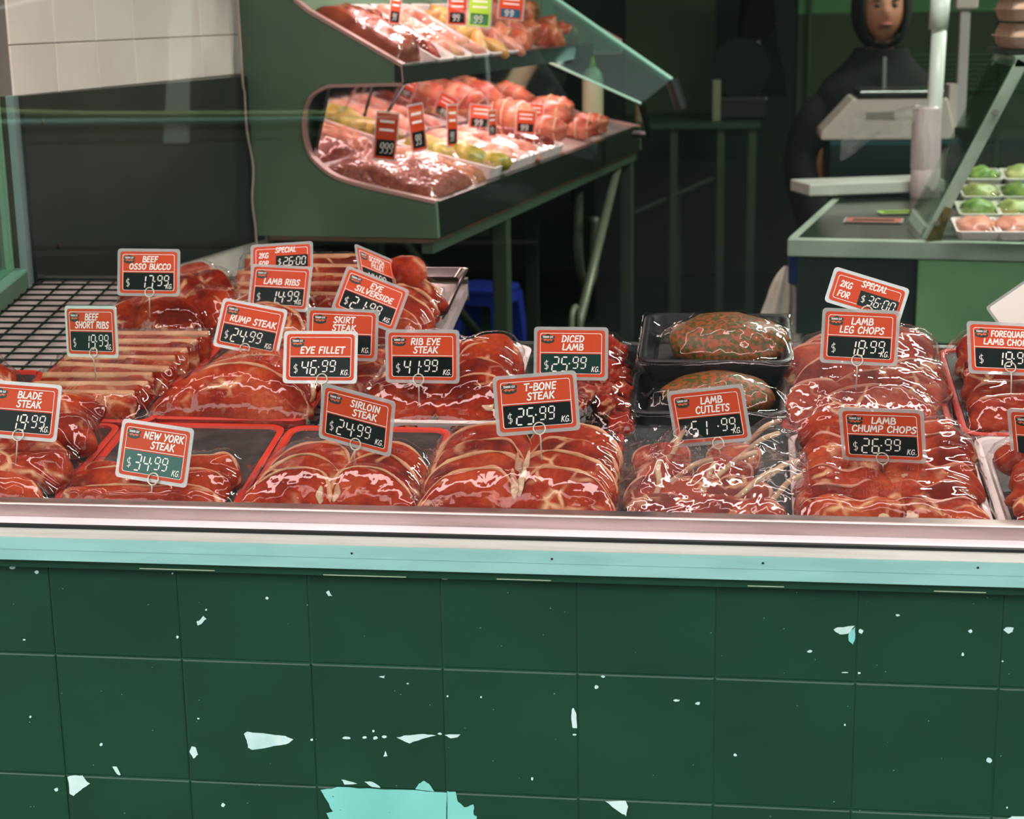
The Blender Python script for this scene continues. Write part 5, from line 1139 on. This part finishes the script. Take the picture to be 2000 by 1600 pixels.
# ---- work table and things in the dark back of the shop
tY = 7.2; tz = onY(1380, 240, tY)[2]; tx0, tx1 = onY(1225, 240, tY)[0], onY(1485, 240, tY)[0]
wt = thing('work_table', 'dark steel work table with thin legs at the back of the shop', 'table', (tx0, tY, 0))
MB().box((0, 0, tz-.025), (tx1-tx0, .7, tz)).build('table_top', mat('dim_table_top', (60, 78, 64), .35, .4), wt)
for x in (.20, .40, tx1-tx0-.03):
    for y in (.02, .64): MB().box((x-.015, y, 0), (x+.015, y+.03, tz-.025)).build('leg', M_LEG, wt)
MB().cyl((.03, .05, .62), (.40, .05, .78), .012, 8).build('brace', M_LEG, wt)
u = tY/F
bo = MB().box((0, 0, 0), (16*u, .22, 78*u)).build('chopping_board', mat('pale_chop_board', (120, 126, 100), .5)); bevel(bo, .004); bo.location = (onY(1390, 240, tY)[0], tY+.1, tz); tag(bo, 'pale chopping board standing upright on the back work table', 'board')
ms = thing('slicing_machine', 'black slicing machine on the back work table', 'machine', (onY(1445, 240, tY)[0], tY+.25, tz))
bevel(MB().box((-.11, -.1, 0), (.12, .2, .10)).build('machine_base', M_BLACK, ms), .012)
MB().cyl((0, -.06, .22), (0, -.02, .22), .13, 28).build('slicer_blade', mat('dim_blade', (36, 42, 40), .25, .8), ms, auto=.6)
bevel(MB().box((-.07, 0, .08), (.09, .12, .34)).build('motor_housing', M_BLACK, ms), .02)
MB().cyl((.09, .02, .30), (.15, -.06, .40), .008, 8).build('handle', M_STEEL2, ms)
tb = MB().loft([[(.025*s*math.cos(q), .025*s*math.sin(q), z) for q in [k*math.pi/8 for k in range(16)]] for s, z in ((1, 0), (1, .07), (.8, .08))]).build('small_tub', mat('tub_red_cream', (150, 130, 100), .5), auto=.6); tb.location = (onY(1245, 236, tY)[0], tY+.15, tz); tag(tb, 'small cream tub on the left end of the back work table', 'tub')
# hung sheets on the back wall: dark apron, pale panel, grille
ap = thing('hanging_apron', 'black apron hanging in the dark back of the shop', 'apron', onY(1480, -60, 8.8))
u = 8.8/F; rings = []
for k in range(10): rings.append([((20+k*4.0)*u*math.cos(q)*(1+.1*math.sin(4*q+k)), .06*math.sin(q), -k*26*u) for q in [i*math.pi/10 for i in range(20)]])
MB().loft(rings).build('apron_cloth', mat('black_cloth', (10, 13, 12), .9), ap, smooth=True); MB().cyl((0, 0, 0), (0, 0, .05), .006, 8).build('hook', M_STEEL2, ap)
gp_ = thing('wall_grille', 'green grey slatted ventilation grille on back wall at right', 'grille', onY(1890, 140, 9.44))
u = 9.44/F
MB().box((-110*u, .0, -38*u), (110*u, .05, 38*u)).build('grille_frame', mat('grille_green', (58, 84, 60), .5), gp_)
for k in range(8): MB().box((-104*u, -.015, (-34+k*9)*u), (104*u, 0, (-30+k*9)*u)).build('slat', mat('grille_slat', (84, 116, 80), .5), gp_)
for (px, wpx, lab) in ((1955, 6, 'thin pale pipe on the back wall at right'), (1690-110, 7, 'thin dim pipe on the back wall left of the person')):
    q = onY(px, 120, 9.4); o = MB().cyl((0, 0, -1.2), (0, 0, 1.2), wpx*9.4/F/2, 8).build('wall_pipe', mat('dim_wall_pipe', (92, 112, 86), .5), smooth=True); o.location = q; tag(o, lab, 'pipe')

# ------------------------------------------------------------------ person behind the counter
pY = sp.y+.62; u = pY/F; pc = onY(1722, 40, pY)
hz = onY(1722, 86, pY)[2]                       # chin height
pr = thing('person', 'person in black hooded jacket standing behind the counter looking out', 'person', (pc[0], pY, 0), (0, 0, math.radians(4)))
SKIN = mat('skin', (176, 122, 96), .5, 0, (160, 104, 80), 8, 3); CLOTH = mat('black_jacket', (10, 13, 12), .95, 0, (15, 18, 17), 20, 3)
Hh = .235; top = hz+Hh
# one continuous body: head, neck, trunk, arms, legs
sk = bpy.data.meshes.new('body'); sh = hz-.10
J = [(0, .02, .92), (0, .02, 1.10), (0, .02, sh-.10), (0, .02, sh), (0, .01, hz-.02), (0, 0, hz+.05), (0, .005, hz+.12), (0, .01, top-.05),
     (-.13, .02, sh-.07), (-.22, .0, sh-.30), (-.20, -.10, sh-.52), (-.16, -.14, sh-.60), (.13, .02, sh-.07), (.22, .0, sh-.30), (.20, -.10, sh-.52), (.16, -.14, sh-.60),
     (-.10, .02, .86), (-.11, .0, .48), (-.11, .02, .08), (-.11, -.12, .035), (.10, .02, .86), (.11, .0, .48), (.11, .02, .08), (.11, -.12, .035)]
E_ = [(0, 1), (1, 2), (2, 3), (3, 4), (4, 5), (5, 6), (6, 7), (3, 8), (8, 9), (9, 10), (10, 11), (3, 12), (12, 13), (13, 14), (14, 15), (0, 16), (16, 17), (17, 18), (18, 19), (0, 20), (20, 21), (21, 22), (22, 23)]
RD = [.12, .11, .09, .045, .045, .055, .060, .050, .028, .040, .036, .034, .028, .036, .036, .034, .095, .062, .045, .04, .095, .062, .045, .04]
sk.from_pydata(J, E_, []); body = link('body', sk, pr); md = body.modifiers.new('skin', 'SKIN')
for i, r in enumerate(RD): sk.skin_vertices[0].data[i].radius = (r, r*.8 if i < 4 else r)
sk.skin_vertices[0].data[0].use_root = True
body.modifiers.new('sub', 'SUBSURF').render_levels = 2; sk.materials.append(SKIN)
# face
def ell(name, mtl, c, r, seg=20, shape=None):
    bm = bmesh.new(); bmesh.ops.create_uvsphere(bm, u_segments=seg, v_segments=seg//2+4, radius=1)
    for v in bm.verts:
        if shape: v.co = Vector(shape(v.co))
        v.co = Vector((v.co.x*r[0]+c[0], v.co.y*r[1]+c[1], v.co.z*r[2]+c[2]))
    me = bpy.data.meshes.new(name); bm.to_mesh(me); bm.free(); me.polygons.foreach_set('use_smooth', [True]*len(me.polygons)); me.materials.append(mtl); return link(name, me, pr)
def headshape(v):
    x, y, z = v
    if z < 0: x *= 1-.28*z*z; 
    if y < 0: y *= .92
    # nose ridge and brow, mouth, sockets on the -y side
    if y < 0:
        y -= .20*math.exp(-((x/.14)**2+((z+.10)/.17)**2)); y += .07*math.exp(-(((abs(x)-.36)/.18)**2+((z-.10)/.10)**2)); y -= .06*math.exp(-((x/.30)**2+((z+.46)/.07)**2)); y -= .05*math.exp(-((x/.5)**2+((z-.26)/.1)**2))
    return (x, y, z)
hc = (0, -.005, hz+Hh*.5)
ell('head', SKIN, hc, (.080, .100, Hh*.5), 40, headshape)
for sx in (-1, 1):
    ell('eye', mat('eye_dark', (30, 22, 18), .3), (sx*.029, -.088, hc[2]+.012), (.011, .006, .0055), 12)
    ell('eyebrow', mat('dark_brow', (30, 22, 18), .8), (sx*.030, -.092, hc[2]+.030), (.017, .006, .0035), 12)
    ell('ear', SKIN, (sx*.078, .005, hc[2]-.005), (.010, .02, .032), 12)
ell('mouth', mat('lips', (140, 70, 62), .45), (0, -.0965, hc[2]-.050), (.024, .010, .0065), 14)
# hood round the head
ho = ell('hood', CLOTH, (0, .012, hc[2]+.005), (.104, .122, .150), 40)
bm = bmesh.new(); bm.from_mesh(ho.data)
dead = [f for f in bm.faces if (lambda c: (c.y-.012)/.122 < -.30 and ((c.x/.104)/.74)**2+(((c.z-hc[2]-.005)/.150+.08)/.74)**2 < 1)(f.calc_center_median())]
bmesh.ops.delete(bm, geom=dead, context='FACES'); bm.to_mesh(ho.data); bm.free()
md = ho.modifiers.new('thick', 'SOLIDIFY'); md.thickness = .008
ell('hair', mat('dark_hair', (18, 14, 12), .6), (0, .006, hc[2]+.03), (.086, .094, .100), 24, lambda v: (v[0], max(v[1], -.62 if v[2] > .55 else -.15), v[2]))
# jacket: trunk and sleeves
def oval(cx, cy, z, rx, ry, n=28): return [(cx+rx*math.cos(q), cy+ry*math.sin(q), z) for q in [i*2*math.pi/n for i in range(n)]]
MB().loft([oval(0, .02, .82, .215, .15), oval(0, .02, 1.0, .205, .145), oval(0, .02, sh-.20, .225, .145), oval(0, .02, sh-.08, .225, .13), oval(0, .02, sh-.02, .19, .115), oval(0, .02, sh+.02, .14, .10), oval(0, .012, sh+.06, .105, .095), oval(0, .004, sh+.088, .09, .09)], cap=False).build('jacket', CLOTH, pr, smooth=True)
for sx in (-1, 1):
    MB().tube([Vector(q) for q in catmull([(sx*.12, .02, sh-.075), (sx*.215, .012, sh-.17), (sx*.26, 0, sh-.32), (sx*.21, -.10, sh-.52), (sx*.165, -.135, sh-.59)], 5)], [.055, .062, .068, .072, .074, .074, .072, .070]+[.066]*8+[.052]*5, 14).build('sleeve', CLOTH, pr, smooth=True)
    MB().loft([oval(sx*.11, 0, .10, .075, .08), oval(sx*.11, .0, .48, .088, .09), oval(sx*.10, .02, .86, .115, .13)]).build('trouser_leg', mat('dark_trousers', (20, 24, 26), .8), pr, smooth=True)
    MB().loft([oval(sx*.11, -.05, .0, .05, .13), oval(sx*.11, -.05, .04, .048, .125), oval(sx*.11, -.01, .10, .042, .07)]).build('shoe', M_BLACK, pr, smooth=True)
    for f_ in range(5):
        a = (f_-2)*.016; MB().tube([Vector(q) for q in ((sx*.16+a, -.145, sh-.60), (sx*.155+a*1.1, -.165, sh-.635-.006*(2-abs(f_-2))), (sx*.15+a*1.1, -.165, sh-.665-.006*(2-abs(f_-2))))], [.009, .0085, .007], 8).build('finger', SKIN, pr, smooth=True)
MB().prism([(-.006, -.098, sh+.06), (.006, -.098, sh+.06), (.006, -.13, sh-.3), (-.006, -.13, sh-.3)], (0, -.004, 0)).build('zip', M_STEEL2, pr)

# ------------------------------------------------------------------ car at the kerb opposite the window (seen as a reflection)
cr = thing('parked_car', 'dark parked car reflected in the upper left of the window pane', 'car', (-2.6, -3.5, 0))
M_CARP = mat('dark_car_paint', (18, 34, 30), .15, .3, coat=.6); M_CHR = mat('car_chrome', (220, 226, 220), .12, 1.0)
def carsec(x, w, z0, z1, zr, wr): return [(x, -w, z0), (x, -w*1.02, .6), (x, -w, z1), (x, -wr, zr-.04), (x, -wr*.8, zr), (x, wr*.8, zr), (x, wr, zr-.04), (x, w, z1), (x, w*1.02, .6), (x, w, z0)]
MB().loft([carsec(-2.1, .70, .35, .72, .80, .6), carsec(-1.95, .82, .25, .86, .92, .7), carsec(-.95, .86, .22, .96, 1.02, .74), carsec(-.25, .87, .22, 1.0, 1.58, .62), carsec(.9, .87, .22, 1.02, 1.62, .64), carsec(1.8, .86, .24, 1.02, 1.46, .6), carsec(2.1, .78, .35, .95, 1.02, .62)]).build('car_body', M_CARP, cr, auto=.6)
MB().prism([(-.62, .873, 1.03), (1.7, .873, 1.05), (1.62, .68, 1.46), (.9, .66, 1.56), (-.2, .66, 1.53)], (0, .006, 0)).build('side_windows', mat('car_glass', (20, 26, 26), .05), cr)
MB().tube([(-1.9, .885, 1.10), (1.9, .885, 1.12)], .016, 6).build('window_trim', mat('pale_trim', (170, 220, 205), .3, .5), cr)
MB().tube([Vector(q) for q in catmull([(-.62, .80, 1.20), (-.3, .86, 1.165), (.3, .89, 1.14), (1.9, .89, 1.135)], 6)], .012, 6).build('window_trim', mat('yellow_trim', (200, 220, 150), .3, .3), cr)
MB().tube([Vector(q) for q in catmull([(-.64, .885, 1.11), (-.2, .70, 1.52), (.9, .685, 1.585), (1.62, .70, 1.48), (1.72, .885, 1.04)], 6)], .014, 6).build('window_trim', M_CHR, cr)
MB().prism([(.5, .884, 1.03), (.6, .884, 1.03), (.58, .68, 1.57), (.5, .68, 1.57)], (0, .004, 0)).build('door_pillar', mat('pale_pillar', (190, 196, 190), .3), cr)
MB().tube([(-1.9, .86, .62), (1.9, .90, .66)], .014, 6).build('side_moulding', M_BLACK, cr)
for x in (-1.3, 1.35):
    for s_ in (-1, 1):
        MB().cyl((x, s_*.72, .31), (x, s_*.88, .31), .31, 24).build('tyre', mat('tyre_rubber', (18, 18, 18), .8), cr, auto=.6)
        MB().cyl((x, s_*.86, .31), (x, s_*.892, .31), .19, 20).build('wheel_rim', mat('alloy', (160, 164, 164), .25, .9), cr, auto=.6)
